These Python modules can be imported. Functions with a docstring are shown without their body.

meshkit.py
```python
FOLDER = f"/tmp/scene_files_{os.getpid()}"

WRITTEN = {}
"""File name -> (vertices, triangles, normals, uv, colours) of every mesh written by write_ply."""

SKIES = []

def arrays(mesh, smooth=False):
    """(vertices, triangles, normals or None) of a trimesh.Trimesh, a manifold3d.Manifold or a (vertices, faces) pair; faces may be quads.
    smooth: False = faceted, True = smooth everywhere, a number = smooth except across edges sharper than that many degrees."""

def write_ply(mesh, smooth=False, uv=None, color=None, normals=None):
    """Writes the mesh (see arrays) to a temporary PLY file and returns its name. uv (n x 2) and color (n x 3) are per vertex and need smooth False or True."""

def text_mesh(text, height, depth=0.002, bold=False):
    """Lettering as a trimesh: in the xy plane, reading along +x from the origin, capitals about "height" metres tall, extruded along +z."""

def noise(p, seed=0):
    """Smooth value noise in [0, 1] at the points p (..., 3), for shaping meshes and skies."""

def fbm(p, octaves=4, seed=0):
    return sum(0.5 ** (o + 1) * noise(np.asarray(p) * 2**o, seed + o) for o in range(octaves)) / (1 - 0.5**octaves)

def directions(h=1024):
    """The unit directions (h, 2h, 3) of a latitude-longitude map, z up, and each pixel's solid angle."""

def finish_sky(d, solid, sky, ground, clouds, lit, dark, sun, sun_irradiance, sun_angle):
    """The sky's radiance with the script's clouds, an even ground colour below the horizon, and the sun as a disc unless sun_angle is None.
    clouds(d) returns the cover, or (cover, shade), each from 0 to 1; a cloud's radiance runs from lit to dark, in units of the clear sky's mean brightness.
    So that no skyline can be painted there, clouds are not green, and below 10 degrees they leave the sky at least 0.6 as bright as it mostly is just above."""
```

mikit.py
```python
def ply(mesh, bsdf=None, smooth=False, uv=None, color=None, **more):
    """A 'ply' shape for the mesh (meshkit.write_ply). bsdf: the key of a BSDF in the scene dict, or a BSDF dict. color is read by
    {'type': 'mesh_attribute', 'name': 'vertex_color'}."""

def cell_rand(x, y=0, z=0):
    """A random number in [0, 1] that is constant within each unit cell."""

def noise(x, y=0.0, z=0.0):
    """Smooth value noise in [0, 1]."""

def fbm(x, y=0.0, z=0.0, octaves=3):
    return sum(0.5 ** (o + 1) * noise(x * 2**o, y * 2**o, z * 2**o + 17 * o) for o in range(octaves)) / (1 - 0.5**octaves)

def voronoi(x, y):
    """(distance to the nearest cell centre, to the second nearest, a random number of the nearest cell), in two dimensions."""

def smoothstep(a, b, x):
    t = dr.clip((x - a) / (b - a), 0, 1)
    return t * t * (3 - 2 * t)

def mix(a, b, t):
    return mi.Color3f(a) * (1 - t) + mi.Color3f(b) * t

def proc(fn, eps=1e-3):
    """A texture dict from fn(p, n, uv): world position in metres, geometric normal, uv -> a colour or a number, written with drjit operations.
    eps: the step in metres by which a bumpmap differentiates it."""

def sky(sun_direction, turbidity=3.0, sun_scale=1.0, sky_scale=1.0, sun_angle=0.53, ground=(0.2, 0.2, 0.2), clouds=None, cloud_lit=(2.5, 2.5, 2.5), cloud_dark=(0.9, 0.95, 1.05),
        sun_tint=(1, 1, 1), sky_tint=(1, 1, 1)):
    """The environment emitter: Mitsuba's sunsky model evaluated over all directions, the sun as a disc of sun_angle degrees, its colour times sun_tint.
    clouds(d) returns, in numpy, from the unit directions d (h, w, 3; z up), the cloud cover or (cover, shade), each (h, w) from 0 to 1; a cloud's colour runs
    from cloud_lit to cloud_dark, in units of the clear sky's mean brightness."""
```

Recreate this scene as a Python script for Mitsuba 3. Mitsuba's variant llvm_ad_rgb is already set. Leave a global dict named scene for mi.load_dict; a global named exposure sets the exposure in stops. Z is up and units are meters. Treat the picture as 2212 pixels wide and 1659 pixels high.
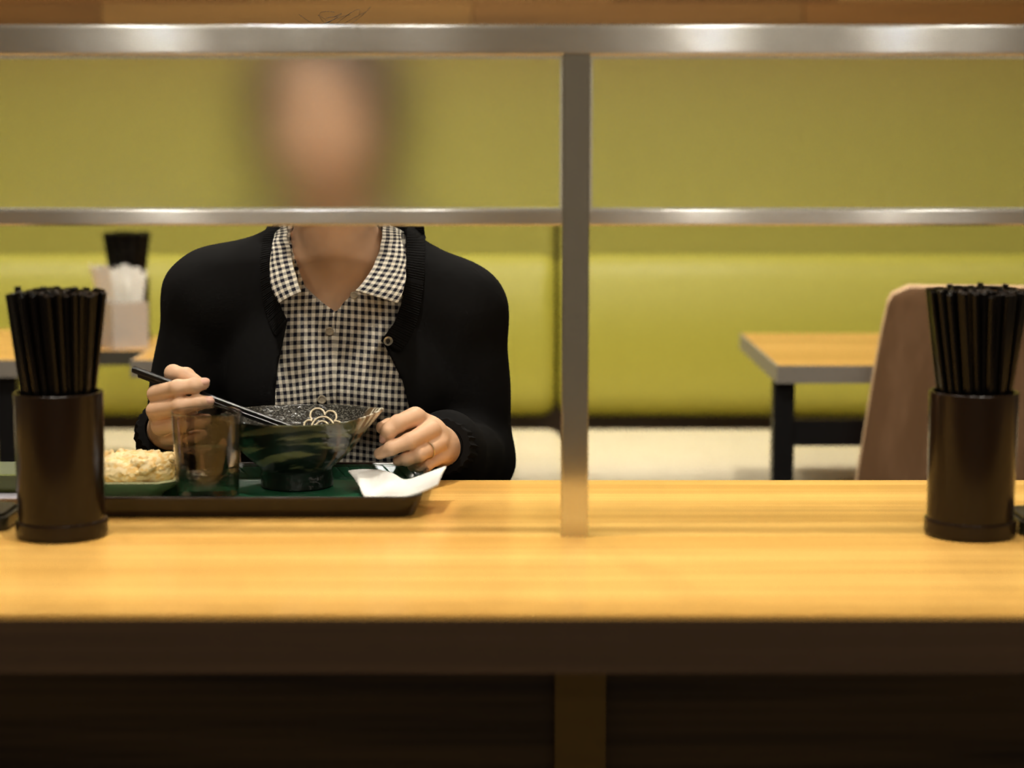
import math, random
import numpy as np, trimesh, manifold3d as m3
import drjit as dr
import mitsuba as mi
import mikit, meshkit
from mikit import noise, fbm, smoothstep, mix
from scipy.interpolate import CubicSpline, RegularGridInterpolator

rng = np.random.default_rng(7)
scene, labels = {}, {}
T = mi.ScalarTransform4f

# ---------------------------------------------------------------- camera, light, exposure
FPX = 4200.0
PITCH = math.atan(540 / FPX)
CP, SP = math.cos(PITCH), math.sin(PITCH)
ZC = 1.107
scene['camera'] = {'type': 'thinlens', 'fov': math.degrees(2 * math.atan(1106 / FPX)), 'fov_axis': 'x',
                   'to_world': T().look_at(origin=[0, 0, ZC], target=[0, CP, ZC - SP], up=[0, 0, 1]),
                   'aperture_radius': 0.0105, 'focus_distance': 2.25, 'near_clip': 0.05, 'far_clip': 50.0}
exposure = 0.0
LAMP = [18.5, 17.4, 15.0]
CEIL = 2.55
# ceiling downlights: (x, y, power factor)
LAMPS = [(-0.835, -0.7, 1.9), (0.476, -0.7, 2.0), (0.926, -0.7, 2.0),
         (-0.34, 1.78, 2.7), (-1.05, 1.5, 0.38), (-0.62, 1.5, 0.38), (-0.15, 1.5, 0.38), (0.32, 1.5, 0.38), (0.75, 1.5, 0.38), (1.15, 1.5, 0.38),
         (-1.5, 3.35, 1.5), (-0.5, 3.35, 1.85), (0.45, 3.35, 1.75), (1.5, 3.35, 0.5)]


def P(px, py, Y):
    """The point that the photograph shows at pixel (px, py), at the distance Y from the camera along the floor."""
    u, v = (px - 1106) / FPX, (829.5 - py) / FPX
    d = np.array([u, CP + v * SP, v * CP - SP])
    return d * (Y / d[1]) + [0, 0, ZC]


# ---------------------------------------------------------------- helpers
def num(name):
    if name not in scene and name not in labels:
        return name
    k = 1
    while f'{name}_{k:03d}' in scene or f'{name}_{k:03d}' in labels:
        k += 1
    return f'{name}_{k:03d}'


def thing(name, label, cat, group=None):
    key = num(name)
    labels[key] = {'label': label, 'category': cat}
    if group:
        labels[key]['group'] = group
    return key


def part(name, parent, mesh, bsdf, smooth=35, label=None, kind=None, **kw):
    key = num(f'{parent}__{name}')
    scene[key] = mikit.ply(mesh, bsdf, smooth, **kw)
    if label or kind:
        labels[key] = {}
        if label:
            labels[key]['label'] = label
        if kind:
            labels[key]['kind'] = kind
    return key


def single(name, label, cat, mesh, bsdf, smooth=35, group=None, **kw):
    key = thing(name, label, cat, group)
    scene[key] = mikit.ply(mesh, bsdf, smooth, **kw)
    return key


def struct(name, label, mesh, bsdf, smooth=False, **kw):
    scene[name] = mikit.ply(mesh, bsdf, smooth, **kw)
    labels[name] = {'label': label, 'category': name.split('_')[0], 'kind': 'structure'}
    return name


def box(x0, x1, y0, y1, z0, z1):
    b = trimesh.creation.box((x1 - x0, y1 - y0, z1 - z0))
    b.apply_translation([(x0 + x1) / 2, (y0 + y1) / 2, (z0 + z1) / 2])
    return b


def to_tm(man):
    m = man.to_mesh()
    return trimesh.Trimesh(m.vert_properties[:, :3], m.tri_verts, process=False)


def rbox(x0, x1, y0, y1, z0, z1, r, seg=2):
    s = trimesh.creation.icosphere(subdivisions=seg, radius=r).vertices
    pts = [s + [x, y, z] for x in (x0 + r, x1 - r) for y in (y0 + r, y1 - r) for z in (z0 + r, z1 - r)]
    return to_tm(m3.Manifold.hull_points(np.vstack(pts)))


def cat(*ms):
    return trimesh.util.concatenate([m for m in ms])


def lathe(prof, n=64, c=(0, 0, 0), disp=None):
    """Revolves the closed profile [(r, z), ...] (first and last on the axis, or a loop)."""
    prof = np.asarray(prof, float)
    a = np.arange(n) * 2 * np.pi / n
    loop = not (prof[0, 0] < 1e-9 and prof[-1, 0] < 1e-9)
    ring = np.stack([prof[:, None, 0] * np.cos(a), prof[:, None, 0] * np.sin(a), np.repeat(prof[:, 1:], n, 1)], -1)
    if disp is not None:
        ring = disp(ring, a)
    m = len(prof)
    f = []
    idx = np.arange(m * n).reshape(m, n)
    for i in range(m if loop else m - 1):
        A, B = idx[i], idx[(i + 1) % m]
        A1, B1 = np.roll(A, -1), np.roll(B, -1)
        f += [np.stack([A, A1, B1], 1), np.stack([A, B1, B], 1)]
    t = trimesh.Trimesh(ring.reshape(-1, 3) + np.asarray(c), np.vstack(f), process=False)
    t.merge_vertices()
    t.update_faces(t.nondegenerate_faces())
    t.remove_unreferenced_vertices()
    if t.volume < 0:
        t.invert()
    return t


def tube(pts, r, sides=10, cap=True):
    pts = np.asarray(pts, float)
    n = len(pts)
    r = np.broadcast_to(r, (n,))
    t = np.gradient(pts, axis=0)
    t /= np.linalg.norm(t, axis=1, keepdims=True) + 1e-12
    up = np.array([0, 0, 1.0]) if abs(t[0, 2]) < 0.9 else np.array([1.0, 0, 0])
    a = np.cross(t, up)
    a /= np.linalg.norm(a, axis=1, keepdims=True) + 1e-12
    b = np.cross(t, a)
    ang = np.arange(sides) * 2 * np.pi / sides
    v = pts[:, None] + r[:, None, None] * (np.cos(ang)[None, :, None] * a[:, None] + np.sin(ang)[None, :, None] * b[:, None])
    idx = np.arange(n * sides).reshape(n, sides)
    f = []
    for i in range(n - 1):
        A, B = idx[i], idx[i + 1]
        A1, B1 = np.roll(A, -1), np.roll(B, -1)
        f += [np.stack([A, B1, A1], 1), np.stack([A, B, B1], 1)]
    v = v.reshape(-1, 3)
    if cap:
        v = np.vstack([v, pts[0], pts[-1]])
        f += [np.stack([idx[0], np.roll(idx[0], -1), np.full(sides, len(v) - 2)], 1), np.stack([np.roll(idx[-1], -1), idx[-1], np.full(sides, len(v) - 1)], 1)]
    m = trimesh.Trimesh(v, np.vstack(f), process=False)
    if m.volume < 0:
        m.invert()
    return m


def sheet(grid, th, nn=None):
    """A closed sheet of thickness th from a (m, n, 3) grid of points; also returns per-vertex (i, j) for uv."""
    g = np.asarray(grid, float)
    m, n = g.shape[:2]
    if nn is None:
        nn = np.cross(np.gradient(g, axis=0), np.gradient(g, axis=1))
    nn = nn / np.linalg.norm(nn, axis=2, keepdims=True) + 1e-12
    v = np.vstack([(g + nn * th / 2).reshape(-1, 3), (g - nn * th / 2).reshape(-1, 3)])
    i = np.arange(m * n).reshape(m, n)
    q = np.stack([i[:-1, :-1], i[1:, :-1], i[1:, 1:], i[:-1, 1:]], -1).reshape(-1, 4)
    rim = np.concatenate([i[0, :], i[1:, -1], i[-1, -2::-1], i[-2:0:-1, 0]])
    r1 = np.roll(rim, -1)
    N = m * n
    side = np.stack([rim, rim + N, r1 + N, r1], 1)
    Q = np.vstack([q, q[:, ::-1] + N, side[:, ::-1]])
    f = np.vstack([Q[:, [0, 1, 2]], Q[:, [0, 2, 3]]])
    t = trimesh.Trimesh(v, f, process=False)
    if t.volume < 0:
        t.invert()
    return t


# ---------------------------------------------------------------- signed distance modelling
class Grid:
    def __init__(self, lo, hi, h):
        self.lo, self.h = np.asarray(lo, float), h
        self.n = np.ceil((np.asarray(hi) - lo) / h).astype(int) + 1
        self.F = np.full(self.n, 0.2, np.float32)
        self.ax = [(self.lo[i] + h * np.arange(self.n[i])).astype(np.float32) for i in range(3)]

    def sub(self, lo, hi):
        a = np.clip(np.floor((np.asarray(lo) - self.lo) / self.h).astype(int), 0, self.n)
        b = np.clip(np.ceil((np.asarray(hi) - self.lo) / self.h).astype(int) + 1, 0, self.n)
        s = tuple(slice(x, y) for x, y in zip(a, b))
        return s, (self.ax[0][s[0]][:, None, None], self.ax[1][s[1]][None, :, None], self.ax[2][s[2]][None, None, :])

    def add(self, fn, lo, hi, k=0.01, pad=0.05):
        s, (x, y, z) = self.sub(np.asarray(lo) - pad, np.asarray(hi) + pad)
        if 0 in self.F[s].shape:
            return
        d, F = fn(x, y, z), self.F[s]
        if k > 0:
            hh = np.clip(0.5 + 0.5 * (d - F) / k, 0, 1)
            self.F[s] = d * (1 - hh) + F * hh - k * hh * (1 - hh)
        else:
            self.F[s] = np.minimum(d, F)

    def cut(self, fn, lo, hi, k=0.004):
        s, (x, y, z) = self.sub(lo, hi)
        d, F = -fn(x, y, z), self.F[s]
        hh = np.clip(0.5 - 0.5 * (d - F) / k, 0, 1)
        self.F[s] = d * (1 - hh) + F * hh + k * hh * (1 - hh)

    def cone(self, a, b, ra, rb, k=0.01):
        a, b = np.asarray(a, float), np.asarray(b, float)
        ab = b - a
        L2 = float(ab @ ab)

        def fn(x, y, z):
            px, py, pz = x - a[0], y - a[1], z - a[2]
            t = np.clip((px * ab[0] + py * ab[1] + pz * ab[2]) / L2, 0, 1)
            return np.sqrt((px - t * ab[0]) ** 2 + (py - t * ab[1]) ** 2 + (pz - t * ab[2]) ** 2) - (ra + (rb - ra) * t)
        r = max(ra, rb)
        self.add(fn, np.minimum(a, b) - r, np.maximum(a, b) + r, k)

    def ell(self, c, r, k=0.01, rx=0.0, rz=0.0):
        fn = ell_fn(c, r, rx, rz)
        m = max(r) if rx or rz else np.asarray(r)
        self.add(fn, np.asarray(c) - m, np.asarray(c) + m, k)

    def chain(self, pts, rs, k=0.003):
        for i in range(len(pts) - 1):
            self.cone(pts[i], pts[i + 1], rs[i], rs[i + 1], k)

    def mesh(self, level=0.0, smooth=6, F=None):
        v, f = mtet((self.F if F is None else F) - level)
        m = trimesh.Trimesh(v * self.h + self.lo, f, process=False)
        if smooth:
            trimesh.smoothing.filter_taubin(m, lamb=0.5, nu=0.52, iterations=smooth)
        return m


def ell_fn(c, r, rx=0.0, rz=0.0):
    c, r = np.asarray(c, float), np.asarray(r, float)

    def fn(x, y, z):
        X, Y, Z = x - c[0], y - c[1], z - c[2]
        if rz:
            X, Y = X * math.cos(rz) + Y * math.sin(rz), -X * math.sin(rz) + Y * math.cos(rz)
        if rx:
            Y, Z = Y * math.cos(rx) + Z * math.sin(rx), -Y * math.sin(rx) + Z * math.cos(rx)
        k0 = np.sqrt((X / r[0]) ** 2 + (Y / r[1]) ** 2 + (Z / r[2]) ** 2)
        k1 = np.sqrt((X / r[0] ** 2) ** 2 + (Y / r[1] ** 2) ** 2 + (Z / r[2] ** 2) ** 2) + 1e-9
        return k0 * (k0 - 1) / k1
    return fn


def mtet(F):
    """Marching tetrahedra: a closed, manifold mesh of F < 0 in grid units."""
    F = np.where(np.abs(F) < 1e-6, 1e-6, F)
    nx, ny, nz = F.shape
    S = F < 0
    c = [S[i:nx - 1 + i, j:ny - 1 + j, k:nz - 1 + k] for i in (0, 1) for j in (0, 1) for k in (0, 1)]
    cnt = sum(x.astype(np.int8) for x in c)
    I = np.argwhere((cnt > 0) & (cnt < 8))
    st = np.array([ny * nz, nz, 1])
    base = I @ st
    off = np.array([[i, j, k] for i in (0, 1) for j in (0, 1) for k in (0, 1)]) @ st
    tets = [(0, 1, 3, 7), (0, 3, 2, 7), (0, 2, 6, 7), (0, 6, 4, 7), (0, 4, 5, 7), (0, 5, 1, 7)]
    Ff = F.ravel()
    ids = np.vstack([base[:, None] + off[list(t)] for t in tets])
    val = Ff[ids]
    neg = val < 0
    n = neg.sum(1)
    tris, ins = [], []

    def order(mask, k):
        sel = ids[mask]
        o = np.argsort(~neg[mask], axis=1, kind='stable')
        return np.take_along_axis(sel, o, 1)
    e = lambda a, b: np.stack([a, b], 1)
    t1 = order(n == 1, 1)
    tris.append(np.stack([e(t1[:, 0], t1[:, k]) for k in (1, 2, 3)], 1)); ins.append(t1[:, 0])
    t3 = order(n == 3, 3)
    tris.append(np.stack([e(t3[:, k], t3[:, 3]) for k in (0, 1, 2)], 1)); ins.append(t3[:, 0])
    t2 = order(n == 2, 2)
    q = [e(t2[:, 0], t2[:, 2]), e(t2[:, 0], t2[:, 3]), e(t2[:, 1], t2[:, 3]), e(t2[:, 1], t2[:, 2])]
    tris.append(np.stack([q[0], q[1], q[2]], 1)); ins.append(t2[:, 0])
    tris.append(np.stack([q[0], q[2], q[3]], 1)); ins.append(t2[:, 0])
    E = np.vstack(tris)                      # (t, 3, 2): inside id, outside id
    ins = np.concatenate(ins)
    N = nx * ny * nz
    code = np.minimum(E[..., 0], E[..., 1]).astype(np.int64) * N + np.maximum(E[..., 0], E[..., 1])
    u, inv = np.unique(code.ravel(), return_inverse=True)
    a, b = u // N, u % N
    pa = np.stack(np.unravel_index(a, F.shape), 1).astype(float)
    pb = np.stack(np.unravel_index(b, F.shape), 1).astype(float)
    fa, fb = Ff[a], Ff[b]
    t = np.clip(fa / (fa - fb), 0.02, 0.98)[:, None]
    v = pa + (pb - pa) * t
    f = inv.reshape(-1, 3)
    pin = np.stack(np.unravel_index(ins, F.shape), 1).astype(float)
    nrm = np.cross(v[f[:, 1]] - v[f[:, 0]], v[f[:, 2]] - v[f[:, 0]])
    flip = ((v[f[:, 0]] - pin) * nrm).sum(1) < 0
    f[flip] = f[flip][:, ::-1]
    return v, f


def poly_sd(px, pz, poly):
    """Signed distance in 2-D (negative inside) of points to a polygon."""
    poly = np.asarray(poly, float)
    d = np.full(np.broadcast(px, pz).shape, 1e9)
    inside = np.zeros(d.shape, bool)
    for i in range(len(poly)):
        a, b = poly[i - 1], poly[i]
        e = b - a
        wx, wz = px - a[0], pz - a[1]
        t = np.clip((wx * e[0] + wz * e[1]) / (e @ e), 0, 1)
        d = np.minimum(d, (wx - t * e[0]) ** 2 + (wz - t * e[1]) ** 2)
        c = (a[1] <= pz) != (b[1] <= pz)
        with np.errstate(divide='ignore', invalid='ignore'):
            xi = a[0] + (pz - a[1]) / (b[1] - a[1] if b[1] != a[1] else 1e-9) * e[0]
        inside ^= c & (px < xi)
    return np.where(inside, -1, 1) * np.sqrt(d)


def pxpoly(pts, Y):
    q = np.array([P(x, y, Y) for x, y in pts])
    return q[:, [0, 2]]


# ---------------------------------------------------------------- materials
def rgb(*c):
    return {'type': 'rgb', 'value': list(c)}


def srgb(r, g, b):
    c = np.array([r, g, b]) / 255.0
    return np.where(c < 0.04045, c / 12.92, ((c + 0.055) / 1.055) ** 2.4).tolist()


def mat(name, color, rough=0.5, spec=0.5, bump=None, bump_scale=0.001, eps=1e-3, **kw):
    b = {'type': 'principled', 'base_color': rgb(*color) if isinstance(color, (tuple, list)) else color, 'roughness': rough, 'specular': spec, **kw}
    if bump is not None:
        b = {'type': 'bumpmap', 'arbitrary': mikit.proc(bump, eps), 'scale': bump_scale, 'bsdf': b}
    scene[name] = {'type': 'twosided', 'bsdf': b}
    return name


def wood_fn(c1, c2, fx, fc, axis='x', dark=0.35):
    """Straight laminate grain along one axis: soft broad bands and fine streaks."""
    def fn(p, n, uv):
        a, b, c = (p.x, p.y, p.z) if axis == 'x' else (p.z, p.x, p.y)
        w = fbm(a * fx * 0.6, b * 3, c * 3, octaves=2) * 0.05
        s = noise(a * fx, (b + w) * fc * 0.30, c * fc * 0.30) * 0.55 + noise(a * fx * 2.2 + 31, (b + w) * fc, c * fc) * 0.30 + noise(a * fx * 5 + 7, b * fc * 2.6, c * fc * 2.6) * 0.15
        t = smoothstep(0.25, 0.75, s)
        return mix(c1, c2, t)
    return mikit.proc(fn)


mat('m_table', wood_fn((0.60, 0.325, 0.078), (0.78, 0.47, 0.138), 1.1, 170), 0.18, 0.5)
mat('m_table_edge', wood_fn((0.048, 0.026, 0.0125), (0.075, 0.041, 0.019), 1.2, 120), 0.45, 0.4)
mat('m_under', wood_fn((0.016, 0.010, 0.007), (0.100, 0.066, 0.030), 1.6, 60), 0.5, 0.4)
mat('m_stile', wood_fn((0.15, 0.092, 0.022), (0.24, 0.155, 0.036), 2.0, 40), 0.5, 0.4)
mat('m_steel', (0.62, 0.58, 0.53), 0.27, metallic=1.0, anisotropic=0.85)
_rc = lambda au, av: {'type': 'roughconductor', 'distribution': 'ggx', 'specular_reflectance': rgb(0.68, 0.66, 0.62), 'material': 'none', 'alpha_u': au, 'alpha_v': av}
scene['m_steel'] = {'type': 'twosided', 'bsdf': {'type': 'blendbsdf', 'weight': 0.14, 'bsdf_0': _rc(0.016, 0.28), 'bsdf_1': _rc(0.07, 0.30)}}
mat('m_gasket', (0.62, 0.62, 0.52), 0.3, 0.5)
scene['m_frosted'] = {'type': 'roughdielectric', 'distribution': 'beckmann', 'alpha': 0.125, 'int_ior': 1.49, 'ext_ior': 1.0}
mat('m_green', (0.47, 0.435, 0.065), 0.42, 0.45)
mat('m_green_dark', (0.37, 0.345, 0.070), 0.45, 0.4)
mat('m_beige', (0.86, 0.77, 0.56), 0.55, 0.3)
mat('m_bench_base', (0.05, 0.025, 0.012), 0.5)
PL = [(0.18, 0.085, 0.020), (0.22, 0.112, 0.028), (0.14, 0.063, 0.014), (0.19, 0.083, 0.018), (0.24, 0.13, 0.036)]
for i, c in enumerate(PL):
    mat(f'm_plank{i}', wood_fn(tuple(0.8 * x for x in c), tuple(1.15 * x for x in c), 1.5, 55), 0.5, 0.3)
mat('m_chair', wood_fn((0.25, 0.135, 0.068), (0.33, 0.185, 0.10), 3, 90, axis='z'), 0.42, 0.4)
mat('m_chair_edge', (0.62, 0.42, 0.25), 0.5)
mat('m_black_metal', (0.006, 0.006, 0.007), 0.4, 0.4)
mat('m_grey_edge', (0.30, 0.27, 0.235), 0.4, 0.5)
mat('m_side_table', wood_fn((0.50, 0.27, 0.065), (0.62, 0.35, 0.10), 2, 120), 0.3, 0.5)
mat('m_holder', (0.013, 0.0070, 0.0040), 0.17, 0.26)
mat('m_chopstick', (0.0035, 0.003, 0.003), 0.19, 0.22)
mat('m_hand_chopstick', (0.006, 0.0055, 0.0055), 0.30, 0.3)
mat('m_paper', (0.91, 0.90, 0.87), 0.8, 0.2)
mat('m_dispenser', (0.55, 0.48, 0.42), 0.4, 0.4)
mat('m_floor', (0.09, 0.06, 0.04), 0.4, 0.4)
mat('m_wall', (0.36, 0.32, 0.26), 0.8, 0.2)
mat('m_ceiling', (0.84, 0.82, 0.78), 0.9, 0.2)
mat('m_lamp_trim', (0.7, 0.7, 0.68), 0.4)


def skin_fn(p, n, uv):
    t = fbm(p.x * 60, p.y * 60, p.z * 60, octaves=2)
    return mix((0.66, 0.40, 0.245), (0.76, 0.49, 0.32), t)


mat('m_skin', mikit.proc(skin_fn), 0.46, 0.4)
mat('m_nail', (0.72, 0.42, 0.32), 0.25, 0.5)
mat('m_hair', (0.018, 0.011, 0.008), 0.4, 0.5)
mat('m_cardigan', (0.0055, 0.0053, 0.0055), 0.9, 0.10, bump=lambda p, n, uv: fbm(p.x * 900, p.y * 900, p.z * 700, octaves=2), bump_scale=0.0006, eps=4e-4, sheen=0.06)
mat('m_trousers', (0.012, 0.013, 0.018), 0.8, 0.2)
mat('m_shoe', (0.01, 0.01, 0.01), 0.4)


def check(u, v):
    """Gingham: woven stripes both ways."""
    a = smoothstep(-0.15, 0.15, dr.sin(u * (2 * math.pi)))
    b = smoothstep(-0.15, 0.15, dr.sin(v * (2 * math.pi)))
    t = (a + b) * 0.5
    th = 0.88 + 0.24 * noise(u * 14, v * 14)
    return mix((0.011, 0.011, 0.020), (0.83, 0.78, 0.67), dr.clip(t * t * 0.55 + t * 0.45, 0, 1)) * th


def shirt_fn(p, n, uv):
    w = noise(p.x * 18, p.z * 14, 3.0) - 0.5
    w2 = noise(p.x * 40, p.z * 30, 9.0) - 0.5
    x, z = p.x + w * 0.006 + w2 * 0.0018, p.z + (noise(p.x * 15, p.z * 16, 7.0) - 0.5) * 0.008
    side = smoothstep(-0.215, -0.212, p.x)
    u = (x + 0.215) / 0.0082 + (z - 0.8) * 6.0 * (1 - side) * 0.6 + (z - 0.8) * -4.0 * side
    v = (z - 0.8) / 0.0091 + (x + 0.215) * (8.0 * side - 10.0 * (1 - side))
    return check(u, v)


mat('m_shirt', mikit.proc(shirt_fn), 0.85, 0.15)
mat('m_collar', mikit.proc(lambda p, n, uv: check(uv.x / 0.0080, uv.y / 0.0086)), 0.85, 0.15)
mat('m_button', (0.42, 0.36, 0.27), 0.25, 0.5)
mat('m_snap', (0.55, 0.55, 0.52), 0.2, metallic=1.0)
mat('m_ring', (0.85, 0.72, 0.50), 0.15, metallic=1.0)


# ================================================================ the room
struct('floor', 'dark brown floor of the dining room', box(-3.6, 3.6, -2.6, 4.7, -0.05, 0.0), 'm_floor')
struct('ceiling', 'pale ceiling with round downlights', box(-3.6, 3.6, -2.6, 4.7, 2.6, 2.65), 'm_ceiling')
wb = struct('wall_back', 'back wall clad in brown wooden planks above the green banquette', box(-3.6, 3.6, 4.50, 4.60, 0, 2.6), 'm_wall')
struct('wall_left', 'plain beige side wall on the left', box(-3.7, -3.6, -2.6, 4.7, 0, 2.6), 'm_wall')
struct('wall_right', 'plain beige side wall on the right', box(3.6, 3.7, -2.6, 4.7, 0, 2.6), 'm_wall')
struct('wall_front', 'plain beige wall behind the viewer', box(-3.6, 3.6, -2.7, -2.6, 0, 2.6), 'm_wall')
# wooden planks of the back wall
row_z = [1.302 + 0.1025 * i for i in range(13)]
prng = random.Random(5)
for r_ in range(12):
    z0, z1 = row_z[r_], row_z[r_ + 1]
    if z1 > 2.6:
        break
    # seams of the first two rows are those the photograph shows
    cuts = [-3.55, -2.4, -1.72, -0.93, -0.09, 0.66, 1.42, 2.3, 3.55] if r_ == 0 else ([-3.55, -2.6, -1.6, -0.6, 0.232, 0.735, 1.7, 2.5, 3.55] if r_ == 1 else [-3.55] + sorted(-3.0 + i * 0.9 + prng.uniform(-0.2, 0.2) for i in range(7)) + [3.55])
    tones = [1, 3, 2, 1, 0, 3, 0, 2] if r_ == 0 else ([0, 2, 3, 1, 2, 4, 2, 1] if r_ == 1 else [prng.randrange(5) for _ in cuts])
    for k in range(len(cuts) - 1):
        d = prng.uniform(0, 0.004)
        part('plank', wb, box(cuts[k] + 0.001, cuts[k + 1] - 0.001, 4.478 - d, 4.505, z0 + 0.001, z1 - 0.001), f'm_plank{tones[k]}', False)

# ceiling downlights
lamp_trim = lathe([(0.055, 0.0), (0.085, 0.0), (0.085, 0.035), (0.062, 0.05), (0.055, 0.05)], 32)
disk = trimesh.creation.cylinder(0.056, 0.004, sections=32)
LN = ['behind the viewer, left', 'behind the viewer, middle', 'behind the viewer, right', 'above the seated person'] + [f'counter row, {o} from the left' for o in ('first', 'second', 'third', 'fourth', 'fifth', 'sixth')] + [
      'back row, leftmost', 'back row, second from left', 'back row, third from left', 'back row, rightmost']
for (x, y, w), ln in zip(LAMPS, LN):
    k = thing('ceiling_light', f'round ceiling downlight in the {ln}' if 'row' in ln else f'round ceiling downlight {ln}', 'ceiling light', 'ceiling downlights')
    t = lamp_trim.copy(); t.apply_translation([x, y, CEIL])
    part('trim', k, t, 'm_lamp_trim')
    b = disk.copy(); b.apply_translation([x, y, CEIL - 0.001])
    part('lamp', k, b, 'm_lamp_trim', False, emitter={'type': 'area', 'radiance': rgb(*(np.array(LAMP) * 14 * w).tolist())})

# ================================================================ banquette behind
def cushion(x0, x1, prof, r=0.05, nx=40, inset=None):
    """A closed profile in (y, z) swept along x, its ends drawn in round."""
    prof = np.asarray(prof, float)
    c = (prof.max(0) + prof.min(0)) / 2
    half = (prof.max(0) - prof.min(0)) / 2
    t = np.linspace(0, 1, 12)
    e = r * (1 - np.cos(t * np.pi / 2))
    s = r * (1 - np.sin(t * np.pi / 2))
    xs = np.concatenate([x0 + e, np.linspace(x0 + r, x1 - r, nx)[1:-1], (x1 - e)[::-1]])
    ins = np.concatenate([s, np.zeros(nx - 2), s[::-1]])
    rings = np.array([np.c_[np.full(len(prof), x), c + (prof - c) * np.maximum(1 - i / half, 0.05)] for x, i in zip(xs, ins)])
    m, n = rings.shape[:2]
    idx = np.arange(m * n).reshape(m, n)
    f = []
    for i in range(m - 1):
        A, B = idx[i], idx[i + 1]
        f += [np.stack([A, np.roll(A, -1), np.roll(B, -1)], 1), np.stack([A, np.roll(B, -1), B], 1)]
    v = np.vstack([rings.reshape(-1, 3), rings[0].mean(0), rings[-1].mean(0)])
    f += [np.stack([np.roll(idx[0], -1), idx[0], np.full(n, m * n)], 1), np.stack([idx[-1], np.roll(idx[-1], -1), np.full(n, m * n + 1)], 1)]
    t = trimesh.Trimesh(v, np.vstack(f), process=False)
    if t.volume < 0:
        t.invert()
    return t


def closed_spline(pts, n=72):
    pts = np.asarray(list(pts) + [pts[0]], float)
    s = np.r_[0, np.cumsum(np.linalg.norm(np.diff(pts, axis=0), axis=1))]
    return CubicSpline(s, pts, bc_type='periodic')(np.linspace(0, s[-1], n, endpoint=False))


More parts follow.
